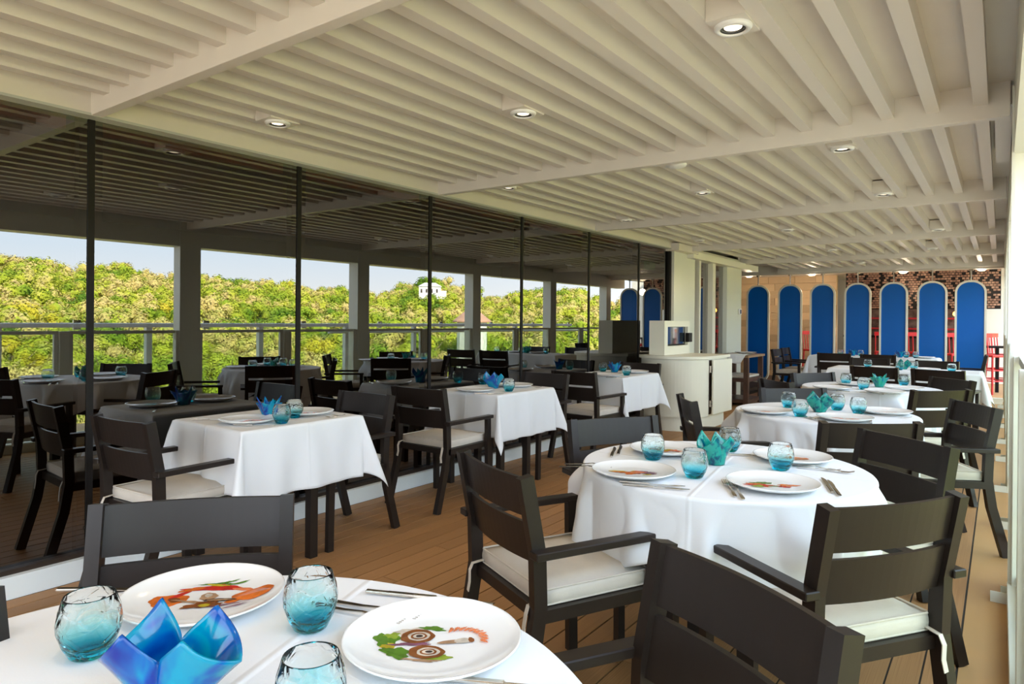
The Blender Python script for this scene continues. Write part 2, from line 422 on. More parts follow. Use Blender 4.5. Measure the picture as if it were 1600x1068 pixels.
# room behind the glass
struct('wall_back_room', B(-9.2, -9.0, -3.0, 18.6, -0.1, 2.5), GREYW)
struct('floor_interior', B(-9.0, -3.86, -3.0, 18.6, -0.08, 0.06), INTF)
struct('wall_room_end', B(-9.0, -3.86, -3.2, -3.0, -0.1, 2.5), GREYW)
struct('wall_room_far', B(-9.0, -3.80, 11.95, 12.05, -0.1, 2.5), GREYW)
t = thing('exit_sign', 'green illuminated exit sign behind the far tinted pane', 'sign', (-3.90, 8.55, 2.08))
obj('sign_box', B(-0.015, 0.015, -0.15, 0.15, -0.055, 0.055), GGRN, t)

# piers and doors beyond the glass
def wallbox(name, y0, y1, x1, m, parent=None, z0=0.0, z1=2.40, x0=-3.86):
    return struct(name, B(x0, x1, y0, y1, z0, z1, 0.002), m, parent)
pier = wallbox('wall_left_pier', 8.93, 9.72, -3.70, COLM)
doorw = struct('door_1', B(-3.84, -3.76, 9.72, 9.90, 0.0, 2.26), DARKF)
obj('door_stile', B(-3.80, -3.69, 9.88, 9.94, 0, 2.27), CREAM, doorw)
obj('door_glass', sheet(-3.77, 9.94, 10.46, 0.02, 2.24), DOORG, doorw)
obj('door_stile', B(-3.80, -3.69, 10.46, 10.54, 0, 2.27), CREAM, doorw)
obj('door_stile', B(-3.80, -3.70, 10.56, 10.62, 0, 2.27), CREAM, doorw)
obj('door_glass', sheet(-3.77, 10.62, 11.18, 0.02, 2.24), DOORG, doorw)
obj('door_header', B(-3.86, -3.70, 9.72, 11.2, 2.25, 2.40), IV, doorw)
wallbox('wall_left_end', 11.18, 11.95, -3.70, COLM)
tr = struct('trim_2', B(-3.80, -3.58, 8.80, 9.55, 2.30, 2.40), IV)
obj('door_track', B(-3.80, -3.60, 9.40, 12.6, 2.24, 2.34), CREAM, tr)
t = thing('thermostat', 'small grey thermostat box on the end of the white pier', 'thermostat', (-3.69, 11.8, 1.50))
obj('body', B(0, 0.03, -0.05, 0.05, -0.05, 0.05, 0.004), RINGM, t)
obj('screen', B(0.030, 0.032, -0.04, 0.02, -0.035, 0.035), SCREEN, t)

# ------------------------------------------------------------------ open side: columns, header, railings
cy_ = [-1.30, 1.40, 4.00, 6.60, 9.25, 11.80, 14.25]
wr = struct('wall_right', B(0.045, 0.26, -3.0, 15.2, 2.13, 2.50), COLM)
for y in cy_:
    c = obj('column', B(0.042, 0.24, y, y+0.22, -0.02, 2.50, 0.004), COLM, wr)
obj('column_trim', B(0.036, 0.05, 3.97, 4.0, 0, 2.45), COLM, wr)
struct('trim_4', B(0.034, 0.15, -3.0, 3.99, 0, 0.09, 0.003), COLM)
# inner windbreak panels
def windbreak(y0, y1, lb, grp):
    t = thing('windbreak_panel', lb, 'railing', (0, y0, 0), 0, grp)
    L = y1-y0
    bm = bmesh.new(); z0, z1 = 0.10, 1.165
    for a in ((0.0, 0.035, z0, z1), (L-0.035, L, z0, z1)): box(bm, 0.075, 0.115, a[0], a[1], a[2], a[3])
    box(bm, 0.07, 0.12, 0, L, z1-0.03, z1+0.004); box(bm, 0.075, 0.115, 0, L, z0, z0+0.035)
    obj('frame', bm, COLM, t)
    obj('glass_pane', sheet(0.095, 0.03, L-0.03, z0+0.03, z1-0.02), RAILG, t)
    return t
def stanchion(y, lb, grp):
    t = thing('stanchion', lb, 'post', (0, y, 0), 0, grp)
    obj('post', B(0.05, 0.12, -0.045, 0.045, 0.0, 1.165, 0.003), COLM, t)
    bm = bmesh.new(); box(bm, -0.03, 0.07, -0.055, 0.055, 0.0, 0.016); box(bm, -0.03, 0.05, -0.055, -0.047, 0.016, 0.05); box(bm, 0.01, 0.05, 0.047, 0.055, 0.016, 0.05)
    obj('foot_bracket', bm, COLM, t)
    return t
segs = []
for i in range(len(cy_)-1):
    a = cy_[i]+0.22; b = cy_[i+1]; mid = (a+b)/2
    segs += [(a+0.01, mid-0.05), (mid+0.05, b-0.01)]
ordw = ['first', 'second', 'third', 'fourth', 'fifth', 'sixth', 'seventh', 'eighth', 'ninth', 'tenth', 'eleventh', 'twelfth', 'thirteenth']
for i, (a, b) in enumerate(segs):
    windbreak(a, b, 'cream framed glass windbreak panel on the open side, %s from the near end' % ordw[i], 'windbreak panels')
feet = [(cy_[i]+0.22+cy_[i+1])/2 for i in range(len(cy_)-1)]+[c-0.02 for c in cy_[1:]]
feet.sort()
for i, y in enumerate(feet):
    stanchion(y, 'cream stanchion with bracket foot by the tan border, %s from the near end' % ordw[i], 'railing stanchions')
# outer promenade railing
t = thing('ship_rail', 'white outer ship handrail with glass, seen in the tinted wall reflection', 'railing', (0, 0, 0))
OX = 1.25
obj('handrail', B(OX-0.05, OX+0.05, -3, 14.6, 1.185, 1.24, 0.01), RAILW, t)
for i, y in enumerate((-2.2, -0.6, 1.0, 2.6, 4.2, 5.8, 7.4, 9.0, 10.6, 12.2, 13.8)):
    obj('rail_post', B(OX-0.03, OX+0.04, y-0.035, y+0.035, 0, 1.19), RAILW, t)
    obj('glass_clamp', B(OX+0.04, OX+0.07, y+0.76, y+0.84, 1.16, 1.275), STEEL, t)
    obj('glass_sheet', sheet(OX+0.058, y+0.02, y+1.58, 0.05, 1.425), RAILG, t)
bm = bmesh.new()
prev = None
for i in range(15):
    a = i/14; p = (1.2+0.1*a-1.1*max(0, a-0.55)**1.5, 7.0+8*a, 1.10-0.02*a)
    if prev: rod(bm, prev, p, 0.024, 8)
    prev = p
obj('curved_rail', bm, RAILW, t)

# ------------------------------------------------------------------ landscape across the water
def ground_z(x, y):
    d = math.hypot(x, y); az = math.degrees(math.atan2(x, y))
    s = min(max((d-38)/(150-38), 0), 1.15)
    top = 3.2 + 2.8*min(max((az-35)/35, 0), 1.2)
    top += 2.6*noise.noise(Vector((az*0.11, 3.1, 0))) + 2.2*noise.noise(Vector((az*0.3, 7.7, 0)))
    base = -13.0
    f = s**0.8
    return base+(top-base)*f + 0.9*noise.noise(Vector((x*0.05, y*0.05, 0)))
bm = bmesh.new(); NA, NR_ = 44, 30; g = []
for i in range(NA+1):
    az = R(12+i*(88-12)/NA); row = []
    for j in range(NR_+1):
        d = 34+j*(190-34)/NR_; x, y = d*sin(az), d*cos(az)
        row.append(bm.verts.new((x, y, ground_z(x, y)-(0 if d < 168 else (d-168)*0.5))))
    g.append(row)
for i in range(NA):
    for j in range(NR_): bm.faces.new((g[i][j], g[i+1][j], g[i+1][j+1], g[i][j+1]))
bmesh.ops.recalc_face_normals(bm, faces=bm.faces[:])
hill = struct('hill', bm, SOIL, None, True)
bm = bmesh.new(); n = 24
bm.faces.new([bm.verts.new((1200*cos(2*pi*i/n), 1200*sin(2*pi*i/n), -13.5)) for i in range(n)])
struct('bounce_sea', bm, SEA)  # unseen sea disc, added for the sunlight it bounces up under the deck
def ico_data(k):
    b_ = bmesh.new(); bmesh.ops.create_icosphere(b_, subdivisions=k, radius=1.0)
    b_.verts.index_update()
    d_ = ([tuple(v.co) for v in b_.verts], [[v.index for v in f.verts] for f in b_.faces]); b_.free(); return d_
ICO = (ico_data(2), ico_data(1))
def crown_into(bm, cx, cy, cz, rad, h, nl, rng, sz=0.9):
    lobes = [(rng.uniform(-.5, .5)*rad, rng.uniform(-.5, .5)*rad, rng.uniform(0.35, 0.8)*h, rng.uniform(.40, .62)*rad) for _ in range(6)]
    for lx, ly, lz, lr in lobes:
        V, F = ICO[0 if sz < .96 else 1]
        vs = [bm.verts.new((cx+lx+v[0]*lr*.68, cy+ly+v[1]*lr*.68, cz+lz+v[2]*lr*.68)) for v in V]
        for f in F: bm.faces.new([vs[q] for q in f])
        for k in range(nl//6):
            th = rng.uniform(0, 2*pi); ph = math.acos(rng.uniform(-0.5, 1))
            d = Vector((sin(ph)*cos(th), sin(ph)*sin(th), cos(ph)))
            p = Vector((cx+lx, cy+ly, cz+lz))+d*lr*rng.uniform(.8, 1.08)
            n_ = (d+Vector((rng.uniform(-.35, .35), rng.uniform(-.35, .35), rng.uniform(-.1, .7)))).normalized()
            a = n_.orthogonal().normalized(); b = n_.cross(a); s = rng.uniform(.09, .17)*rad*0.62*sz
            an = rng.uniform(0, 6.28); a2 = a*cos(an)+b*sin(an); b2 = b*cos(an)-a*sin(an)
            bm.faces.new([bm.verts.new(p+a2*s), bm.verts.new(p-a2*s*.5+b2*s*.8), bm.verts.new(p-a2*s*.6-b2*s*.7)])
rng = random.Random(3)
protos = []  # five tree shapes
for k in range(5):
    root = bpy.data.objects.new('tree', None); COL.objects.link(root)
    bm = bmesh.new(); crown_into(bm, 0, 0, 0.5, 1.9, 3.6, 1500, rng); obj('crown', bm, FOLI, root)
    bm = bmesh.new(); rod(bm, (0, 0, -1.0), (0.1, 0, 2.0), 0.14, 6, 0.08)
    for q in range(5):
        a = rng.uniform(0, 6.28); rod(bm, (0.1, 0, 1.8+.2*q), (1.2*cos(a), 1.2*sin(a), 2.8+.25*q), 0.06, 4, 0.02)
    obj('trunk', bm, BARK, root); protos.append(root)
spots = []
for i in range(16000):
    if len(spots) > 1900: break
    az = R(rng.uniform(20, 80)); d = math.sqrt(rng.uniform(42**2, 165**2))
    x, y = d*sin(az), d*cos(az)
    if abs(az-R(40.6)) < 3.2/d and 119 < d < 132: continue
    if abs(az-R(35.0)) < 3/d and d < 78: continue
    if all((x-a)**2+(y-b)**2 > (2.0+0.004*d)**2 for a, b in spots): spots.append((x, y))
spots.sort(key=lambda p: p[0]**2+p[1]**2)
used = set()
for i, (x, y) in enumerate(spots[:290]):
    p = protos[i % 5]; rz = rng.uniform(0, 6.28); s = rng.uniform(.8, 1.2)
    if i < 5: o = p; o.location = (x, y, ground_z(x, y)); o.rotation_euler = (0, 0, rz)
    else: o = dup(p, (x, y, ground_z(x, y)), rz)
    o.scale = (s, s, s*rng.uniform(.85, 1.15))
    tag(o, 'leafy yellow green tree on the shore, visible only as a reflection', 'tree', 'shore trees in the reflection')
bm = bmesh.new()
for (x, y) in spots[290:]:
    s = rng.uniform(.85, 1.4); crown_into(bm, x, y, ground_z(x, y)+0.2, 1.8*s, 3.2*s, 400, rng, 1.15)
tag(obj('forest', bm, FOLI), 'dense dry forest covering the far hill, seen reflected in the glass', 'forest', kind='stuff')
# white house on the ridge
az = R(40.6); d = 128; hx, hy = d*sin(az), d*cos(az); hz = ground_z(hx, hy)+1.6
hz += 2.0
t = thing('white_house', 'white villa on the forested ridge, reflected in the glass', 'house', (hx, hy, hz), -az)
obj('wall', B(-2.2, 2.0, -1.5, 1.5, -1.2, 1.2), HOUSEW, t); obj('wall', B(-3.3, -2.2, -1.2, 1.2, -1.2, .4), HOUSEW, t)
bm = bmesh.new(); v = [bm.verts.new(p) for p in ((-2.4, -1.7, 1.2), (2.2, -1.7, 1.2), (2.2, 1.7, 1.2), (-2.4, 1.7, 1.2), (-1.2, 0, 2.0), (1.0, 0, 2.0))]
for f in ((0, 1, 5, 4), (2, 3, 4, 5), (1, 2, 5), (3, 0, 4), (3, 2, 1, 0)): bm.faces.new([v[i] for i in f])
obj('roof', bm, HOUSEW, t)
for xx in (-1.5, -.5, .5, 1.5): obj('window', B(xx-.15, xx+.15, -1.56, -1.5, 0.0, .7), GREYW, t)
az = R(35.0); d = 75; hx, hy = d*sin(az), d*cos(az)
t = thing('thatched_hut', 'hut with wide pink pointed roof below the hill, reflected in the glass', 'hut', (hx, hy, 0.7), 0)
obj('roof', lathe(bmesh.new(), [(0, 2.0), (0.5, 1.9), (2.3, 0.5), (2.3, 0.35), (0, 0.35)], 18), ROOFP, t)
obj('wall', lathe(bmesh.new(), [(0, .35), (1.8, .35), (1.8, -9), (0, -9)], 14), HOUSEW, t)

# ------------------------------------------------------------------ chairs
def make_chair():
    t = thing('dining_chair', '', 'chair', group='charcoal armchairs on the deck')
    for s in (-1, 1):
        bm = bmesh.new()
        beam(bm, [(s*0.228, -0.325, 0), (s*0.228, -0.245, 0.28), (s*0.228, -0.222, 0.43), (s*0.228, -0.228, 0.60), (s*0.228, -0.275, 0.84)], 0.034, 0.046)
        obj('back_post', bm, CHAR, t)
        bm = bmesh.new(); beam(bm, [(s*0.252, 0.215, 0), (s*0.252, 0.205, 0.60)], 0.030, 0.040)
        obj('front_leg', bm, CHAR, t)
        bm = bmesh.new(); box(bm, s*0.262-0.024, s*0.262+0.024, -0.262, 0.235, 0.594, 0.618)
        bmesh.ops.bevel(bm, geom=bm.edges[:], offset=0.003, segments=1, affect='EDGES')
        obj('armrest', bm, CHAR, t)
    def slat(z0, z1):
        bm = bmesh.new(); rings = []
        n = 14
        for i in range(n+1):
            u = -1+2*i/n; x = u*0.212; bow = -0.022*(1-u*u)
            def yy(z): return -0.228-(z-0.60)/0.24*0.047+bow
            rings.append([bm.verts.new((x, yy(z)+dy, z)) for z, dy in ((z0, 0.007), (z1, 0.007), (z1, -0.007), (z0, -0.007))])
        for a, b in zip(rings, rings[1:]):
            for i in range(4): bm.faces.new((a[i], a[(i+1) % 4], b[(i+1) % 4], b[i]))
        bm.faces.new(rings[0]); bm.faces.new(rings[-1][::-1])
        bmesh.ops.recalc_face_normals(bm, faces=bm.faces[:])
        return bm
    obj('back_slat', slat(0.712, 0.836), CHAR, t); obj('back_slat', slat(0.565, 0.692), CHAR, t)
    bm = bmesh.new()
    box(bm, -0.245, 0.245, -0.225, -0.195, 0.385, 0.425); box(bm, -0.245, 0.245, 0.195, 0.225, 0.385, 0.425)
    box(bm, -0.245, -0.215, -0.195, 0.195, 0.385, 0.425); box(bm, 0.215, 0.245, -0.195, 0.195, 0.385, 0.425)
    for i in range(5): box(bm, -0.215, 0.215, -0.165+i*0.08, -0.125+i*0.08, 0.405, 0.418)
    obj('seat_frame', bm, CHAR, t)
    bm = bmesh.new(); nx = 12
    box(bm, -0.222, 0.222, -0.205, 0.225, 0.425, 0.482)
    bmesh.ops.subdivide_edges(bm, edges=bm.edges[:], cuts=5, use_grid_fill=True)
    for v in bm.verts:
        cx_, cy_2 = v.co.x/0.222, (v.co.y-0.01)/0.215
        if v.co.z > 0.47: v.co.z += 0.012*(1-cx_**4)*(1-cy_2**4)-0.008*max(abs(cx_), abs(cy_2))**8
        k = 1-0.035*(abs(v.co.z-0.453)/0.03)**2; v.co.x *= k; v.co.y = 0.01+(v.co.y-0.01)*k
        v.co.z += 0.002*noise.noise(v.co*14)
    c = obj('seat_cushion', bm, FAB, t, True)
    bm = bmesh.new()
    for zz in (0.478, 0.430):
        pts = [(-0.218, -0.2, zz), (0.218, -0.2, zz), (0.218, 0.22, zz), (-0.218, 0.22, zz)]
        for i in range(4): rod(bm, pts[i], pts[(i+1) % 4], 0.0035, 6)
    obj('piping', bm, FAB, c)
    for s in (-1, 1):
        bm = bmesh.new(); pts = [(s*0.205, -0.20, 0.44), (s*0.205, -0.246, 0.435), (s*0.208, -0.256, 0.41), (s*0.202, -0.259, 0.37), (s*0.209, -0.262, 0.335)]
        beam(bm, pts, 0.016, 0.003); obj('tie', bm, FAB, c)
    return t
CH0 = make_chair()
chairs = [
 (-1.49, 0.76, 230, 'charcoal chair at front round table, its back towards the glass wall'),
 (-0.525, 1.02, 150, 'large charcoal chair back cut off at the bottom edge, right of the front table'),
 (-1.112, 0.231, 280, 'charcoal chair at the left of the front round table, barely inside the frame'),
 (-1.25, 2.02, 334, 'charcoal armchair with wide beige cushion in front left of the second round table'),
 (-0.45, 2.23, 55, 'charcoal armchair seen from behind with white cloth corner on its seat'),
 (-0.50, 3.03, 139, 'charcoal chair at the far right of the second round table'),
 (-1.31, 2.83, 238, 'blue-grey shining chair back behind the left side of the second round table'),
 (-0.66, 3.85, 36, 'charcoal chair with its back to the camera at the third round table'),
 (-0.36, 4.76, 119, 'charcoal chair right of third round table with its leg on the tan border'),
 (-1.36, 4.20, 302, 'narrow side-on charcoal chair left of the third round table'),
 (-1.05, 4.95, 219, 'grey shining chair back behind the third round table'),
 (-0.54, 5.93, 47, 'charcoal chair with its back to the camera at the fourth round table'),
 (-0.54, 6.82, 133, 'charcoal chair at the far right of the fourth round table'),
 (-1.23, 6.73, 234, 'pale grey shining chair back behind the fourth round table'),
 (-1.31, 5.98, 314, 'dark chair left of fourth round table, beside the wooden stand'),
 (-1.08, 8.60, 350, 'left charcoal chair of the pair before the long rectangular table'),
 (-0.48, 8.52, 350, 'right charcoal chair of the pair before the long rectangular table'),
 (-0.70, 10.0, 172, 'charcoal chair on the far side of the long rectangular table'),
 (-1.45, 10.1, 180, 'second charcoal chair on far side of the long rectangular table, nearer the glass'),
 (-2.17, 11.95, 5, 'left charcoal chair of the pair before the farthest table'),
 (-1.55, 11.95, 5, 'right charcoal chair of the pair before the farthest table'),
 (-3.00, 12.6, 265, 'small chair at the left end of the farthest table, facing it'),
 (-3.05, 13.4, 268, 'rearmost small chair by the blue panels, left of the farthest table'),
 (-0.45, 12.7, 90, 'small charcoal chair at the right end of the farthest table'),
 (-3.34, 1.74, 4, 'charcoal chair with beige cushion at the near side of the first wall table'),
 (-3.31, 2.68, 180, 'charcoal chair on the far side of the first wall table'),
 (-3.30, 3.69, 1, 'charcoal chair with beige cushion at the near side of the second wall table'),
 (-3.34, 4.84, 180, 'charcoal chair on the far side of the second wall table'),
 (-3.24, 5.74, 357, 'charcoal chair with beige cushion at the near side of the third wall table'),
 (-3.35, 6.85, 179, 'charcoal chair on the far side of the third wall table, before the cabinet'),
]
for i, (x, y, a, lb) in enumerate(chairs):
    if i == 0: CH0.location = (x, y, 0); CH0.rotation_euler = (0, 0, R(a)); CH0['label'] = lb
    else: dup(CH0, (x, y, 0), R(a), lb)

# ------------------------------------------------------------------ tables and cloths
def round_cloth(name, label, loc, a, rot, seed, Rr, n, grp, rip):
    rg = random.Random(seed); ph = [rg.uniform(0, 6.28) for _ in range(6)]
    bm = bmesh.new(); NP = n*3; NT = 30
    c0 = bm.verts.new((0, 0, 0)); rings = []
    for k in range(1, 9): rings.append([bm.verts.new((Rr*k/8.3*cos(2*pi*i/NP), Rr*k/8.3*sin(2*pi*i/NP), 0)) for i in range(NP)])
    def prof(phi, t):
        A = max(abs(cos(phi)), abs(sin(phi))); L = a/A-Rr
        L -= 0.10*max(0, (1/A-1.30))            # the corner points are soft
        d = L*t
        s_ = min(d/0.15, 1.0); s_ = s_*s_*(3-2*s_)
        fz = phi*9+1.3*sin(2*phi+ph[4])+ph[0]
        w_ = 1.7*(1-abs(sin(fz*.5)))**1.5-0.62+0.5*sin(8*phi+ph[3])+0.5*sin(13*phi+ph[1]+2*sin(phi))+0.35*sin(21*phi+ph[2]+sin(3*phi))
        out = 0.009*min(d/.012, 1)+rip*s_*w_+0.02*d+0.035*noise.noise(Vector((cos(phi)*4, sin(phi)*4, d*6+seed)))*s_
        out = max(out, 0.006*min(d/.01, 1)-0.02*s_*0)
        q = 0.03*s_*cos(fz)
        z = -max(0, d-0.004)*0.975
        return ((Rr+out)*cos(phi)-q*sin(phi), (Rr+out)*sin(phi)+q*cos(phi), z)
    for k in range(NT+1):
        t = (k/NT)**1.4
        rings.append([bm.verts.new(prof(2*pi*i/NP, t)) for i in range(NP)])
    for i in range(NP): bm.faces.new((c0, rings[0][i], rings[0][(i+1) % NP]))
    for A, Bq in zip(rings, rings[1:]):
        for i in range(NP): bm.faces.new((A[i], Bq[i], Bq[(i+1) % NP], A[(i+1) % NP]))
    bmesh.ops.recalc_face_normals(bm, faces=bm.faces[:])
    o = obj(name, bm, CLOTH, None, True, loc); o.rotation_euler = (0, 0, rot)
    md = o.modifiers.new('thickness', 'SOLIDIFY'); md.thickness = 0.0016; md.offset = -1
    return tag(o, label, 'tablecloth', grp)
def cloth(name, label, loc, shape, a, b, rot, seed, hx=0, hy=0, Rr=0, n=110, grp='white tablecloths', rip=0.05, xmin=None):
    """square cloth (half sides a, b) laid on a round (radius Rr) or rectangular (hx, hy) top, z=0 is the top surface"""
    rg = random.Random(seed); ph = [rg.uniform(0, 6.28) for _ in range(6)]
    bm = bmesh.new(); g = []
    cr_, sr_ = cos(rot), sin(rot)
    if shape == 'round': return round_cloth(name, label, loc, a, rot, seed, Rr, n, grp, rip)
    for i in range(n+1):
        row = []
        for j in range(n+1):
            u = -a+2*a*i/n; v = -b+2*b*j/n
            if True:
                du = max(abs(u)-hx, 0); dv = max(abs(v)-hy, 0); x = max(-hx, min(hx, u)); y = max(-hy, min(hy, v))
                d = math.hypot(du, dv); z = 0
                if d > 0:
                    su, sv = (1 if u > 0 else -1), (1 if v > 0 else -1)
                    al = math.atan2(dv, du); nx_, ny_ = cos(al)*su, sin(al)*sv
                    if du > 0 and dv > 0:
                        bulge = 0.27*d*(sin(2*al)**1.5)
                        out = 0.008+0.04*d+bulge; zz = -(d*0.93-0.25*bulge)
                    else:
                        s = min(d/0.25, 1)
                        along = y if du > 0 else x
                        out = 0.008*min(d/.01, 1)+0.04*d+rip*0.42*s*(sin(along*19+ph[0])*.5+sin(along*33+ph[1])*.35)+0.01*noise.noise(Vector((x*6, y*6, seed+d*3)))
                        zz = -max(0, d-0.003)*0.985
                    x += nx_*out; y += ny_*out; z = zz
                z += 0.0012*math.exp(-(u/0.006)**2) if d == 0 else 0
                z += 0.0005*noise.noise(Vector((x*7, y*7, seed)))
                if xmin is not None: x = max(x, xmin+0.004*sin(v*23))
                x, y = x*cr_-y*sr_, x*sr_+y*cr_
            row.append(bm.verts.new((x, y, z)))
        g.append(row)
    for i in range(n):
        for j in range(n): bm.faces.new((g[i][j], g[i+1][j], g[i+1][j+1], g[i][j+1]))
    bmesh.ops.recalc_face_normals(bm, faces=bm.faces[:])
    o = obj(name, bm, CLOTH, None, True, loc)
    md = o.modifiers.new('thickness', 'SOLIDIFY'); md.thickness = 0.0016; md.offset = -1
    return tag(o, label, 'tablecloth', grp)

def round_table(x, y, r, lb):
    t = thing('round_table', lb, 'table', (x, y, 0), 0, 'round dining tables')
    obj('tabletop', lathe(bmesh.new(), [(0, 0.722), (r, 0.722), (r, 0.748), (0, 0.748)], 56), DWOOD, t)
    for sx_ in (-1, 1):
        for sy_ in (-1, 1): obj('leg', B(sx_*0.15-0.03, sx_*0.15+0.03, sy_*0.15-0.03, sy_*0.15+0.03, 0, 0.722), CHAR, t)
    obj('crossbar', B(-0.19, 0.19, -0.02, 0.02, 0.66, 0.70), CHAR, t)
TZ = 0.756
RT = [(-0.88, 0.42, .60, .74, 20, 'front'), (-0.875, 2.60, .53, .735, 8, 'second'), (-0.89, 4.55, .52, .72, 40, 'third'), (-0.92, 6.60, .54, .72, 15, 'fourth')]
for i, (x, y, r, a, rot, nm) in enumerate(RT):
    round_table(x, y, r-0.01, 'round dining table hidden under the white cloth, %s from the camera' % nm)
    cloth('tablecloth', 'white cloth draped over the %s round table%s' % (nm, (' at the bottom left', ' with fluted front folds', ' beyond the cream cabinet', ' near the long tables')[i]),
          (x, y, TZ), 'round', a+0.01*i, a+0.01*i, R(rot), 11+i, Rr=r, n=(150, 170, 110, 90)[i], rip=(0.03, 0.042, 0.048, 0.045)[i])
def rect_table(x0, x1, y0, y1, lb, legs=None):
    t = thing('rectangular_table', lb, 'table', ((x0+x1)/2, (y0+y1)/2, 0), 0, 'rectangular dining tables')
    hx, hy = (x1-x0)/2-.008, (y1-y0)/2-.008
    obj('tabletop', B(-hx, hx, -hy, hy, 0.722, 0.748), DWOOD, t)
    ly = legs or (-hy+0.06, hy-0.06)
    for sx_ in (-1, 1):
        for yy in ly: obj('leg', B(sx_*(hx-0.05)-0.024, sx_*(hx-0.05)+0.024, yy-0.024, yy+0.024, 0, 0.722), CHAR, t)
    obj('apron', B(-hx+0.05, hx-0.05, -0.02, 0.02, 0.67, 0.722), CHAR, t)
WT = [(-3.66, -3.01, 1.89, 2.65, 'first'), (-3.65, -3.03, 3.99, 4.76, 'second'), (-3.66, -3.02, 6.02, 6.86, 'third')]
for i, (x0, x1, y0, y1, nm) in enumerate(WT):
    rect_table(x0, x1, y0, y1, 'table under white cloth against the glass wall, %s from the camera' % nm, (-0.27, 0.08))
    hx, hy = (x1-x0)/2, (y1-y0)/2
    cloth('tablecloth', 'square-cornered white cloth over the %s table at the glass wall' % nm, ((x0+x1)/2, (y0+y1)/2, TZ), 'rect', hx+0.36, hy+0.33, 0, 31+i, hx=hx, hy=hy, n=96, rip=0.05, xmin=-3.688-(x0+x1)/2)
for i, (x0, x1, y0, y1, lb, lc) in enumerate([(-1.75, -0.17, 9.15, 9.85, 'long rectangular table beyond the round tables', 'white cloth on the long rectangular table, falling at the right end'),
                       (-2.70, -0.80, 12.5, 13.2, 'farthest rectangular table, before the blue panels', 'white cloth on the farthest table before the blue panels')]):
    rect_table(x0, x1, y0, y1, lb)
    hx, hy = (x1-x0)/2, (y1-y0)/2
    cloth('tablecloth', lc, ((x0+x1)/2, (y0+y1)/2, TZ), 'rect', hx+0.38, hy+0.34, 0, 51+i, hx=hx, hy=hy, n=80, rip=0.05)

# ------------------------------------------------------------------ tableware
PZ = TZ+0.004
def make_plate():
    t = thing('dinner_plate', '', 'plate', group='white coupe plates')
    prof = [(0, 0.004), (0.085, 0.004), (0.100, 0.0055), (0.128, 0.0125), (0.147, 0.020), (0.150, 0.0222), (0.1515, 0.0205), (0.149, 0.0175), (0.13, 0.009), (0.098, 0.001), (0.085, 0.0), (0, 0.0)]
    obj('dish', lathe(bmesh.new(), prof, 64), PORC, t, True)
    return t
PC = {k: mat('print_'+k, c, 0.25, coat=0.3, var=0.35, vscale=60) for k, c in dict(
    orange=(0.75, 0.17, 0.02), red=(0.68, 0.03, 0.015), green=(0.10, 0.24, 0.02), brown=(0.26, 0.08, 0.02), cream=(0.75, 0.66, 0.55),
    tan=(0.50, 0.30, 0.17), yellow=(0.62, 0.48, 0.03), coral=(0.86, 0.25, 0.10), purple=(0.26, 0.10, 0.16), dark=(0.06, 0.035, 0.03), lime=(0.30, 0.42, 0.04)).items()}
PK = list(PC)
def printed(t, shapes, seed=0):
    """flat printed picture on the well of a plate: blobs (x, y, rx, ry, rot, colour)"""
    rg = random.Random(seed)
    bm = bmesh.new()
    for q, s in enumerate(shapes):
        x, y, rx, ry, ro, c = s[:6]; wob = s[6] if len(s) > 6 else 0.12
        n = 26; ring = []; p1, p2 = rg.uniform(0, 6), rg.uniform(0, 6)
        for i in range(n):
            a = 2*pi*i/n; k = 1+wob*(sin(3*a+p1)*.6+sin(7*a+p2)*.5)
            u, v = rx*k*cos(a), ry*k*sin(a)
            px, py = x+u*cos(ro)-v*sin(ro), y+u*sin(ro)+v*cos(ro)
            rr = math.hypot(px, py)
            zz = 0.0044 if rr < .085 else (0.0044+(rr-.085)*.1 if rr < .1 else 0.0060+(rr-.1)*.25)
            ring.append(bm.verts.new((px, py, zz+0.00035*(q+1)/4)))
        f = bm.faces.new(ring); f.material_index = PK.index(c)
    bmesh.ops.recalc_face_normals(bm, faces=bm.faces[:])
    for f in bm.faces:
        if f.normal.z < 0: f.normal_flip()
    return obj('printed_picture', bm, [PC[k] for k in PK], t)
# picture directions: ex = picture right, ey = picture up, given per plate by its rotation
PIC_LOBSTER = [(-.055, -.005, .030, .024, .3, 'orange'), (-.048, .014, .006, .026, -.5, 'red'), (-.048, -.004, .012, .010, 0, 'brown'),
  (-.005, .046, .045, .010, .10, 'red', .2), (.018, .050, .026, .012, -.2, 'red', .2), (-.035, .040, .022, .006, .5, 'orange'), (.05, .042, .018, .006, -.1, 'coral'),
  (-.005, .064, .028, .003, .1, 'green', .3), (.010, .070, .018, .004, .5, 'green', .4), (.030, .066, .022, .003, .4, 'green', .3), (.002, .058, .020, .004, -.1, 'yellow', .3),
  (.075, .020, .034, .021, .55, 'orange', .06), (.070, .026, .010, .008, .5, 'brown'), (.052, -.004, .016, .008, .9, 'orange'),
  (.005, .010, .014, .015, .4, 'tan'), (.003, .014, .006, .008, .4, 'cream'), (.028, -.004, .026, .006, .1, 'dark'), (.028, -.004, .022, .003, .1, 'tan'),
  (-.015, -.012, .03, .004, -.2, 'tan', .3), (.01, -.024, .030, .012, .25, 'brown', .3), (.012, -.026, .009, .006, .2, 'yellow'), (.048, -.022, .03, .002, .4, 'purple', .3), (.06, -.028, .022, .002, .6, 'purple', .3)]
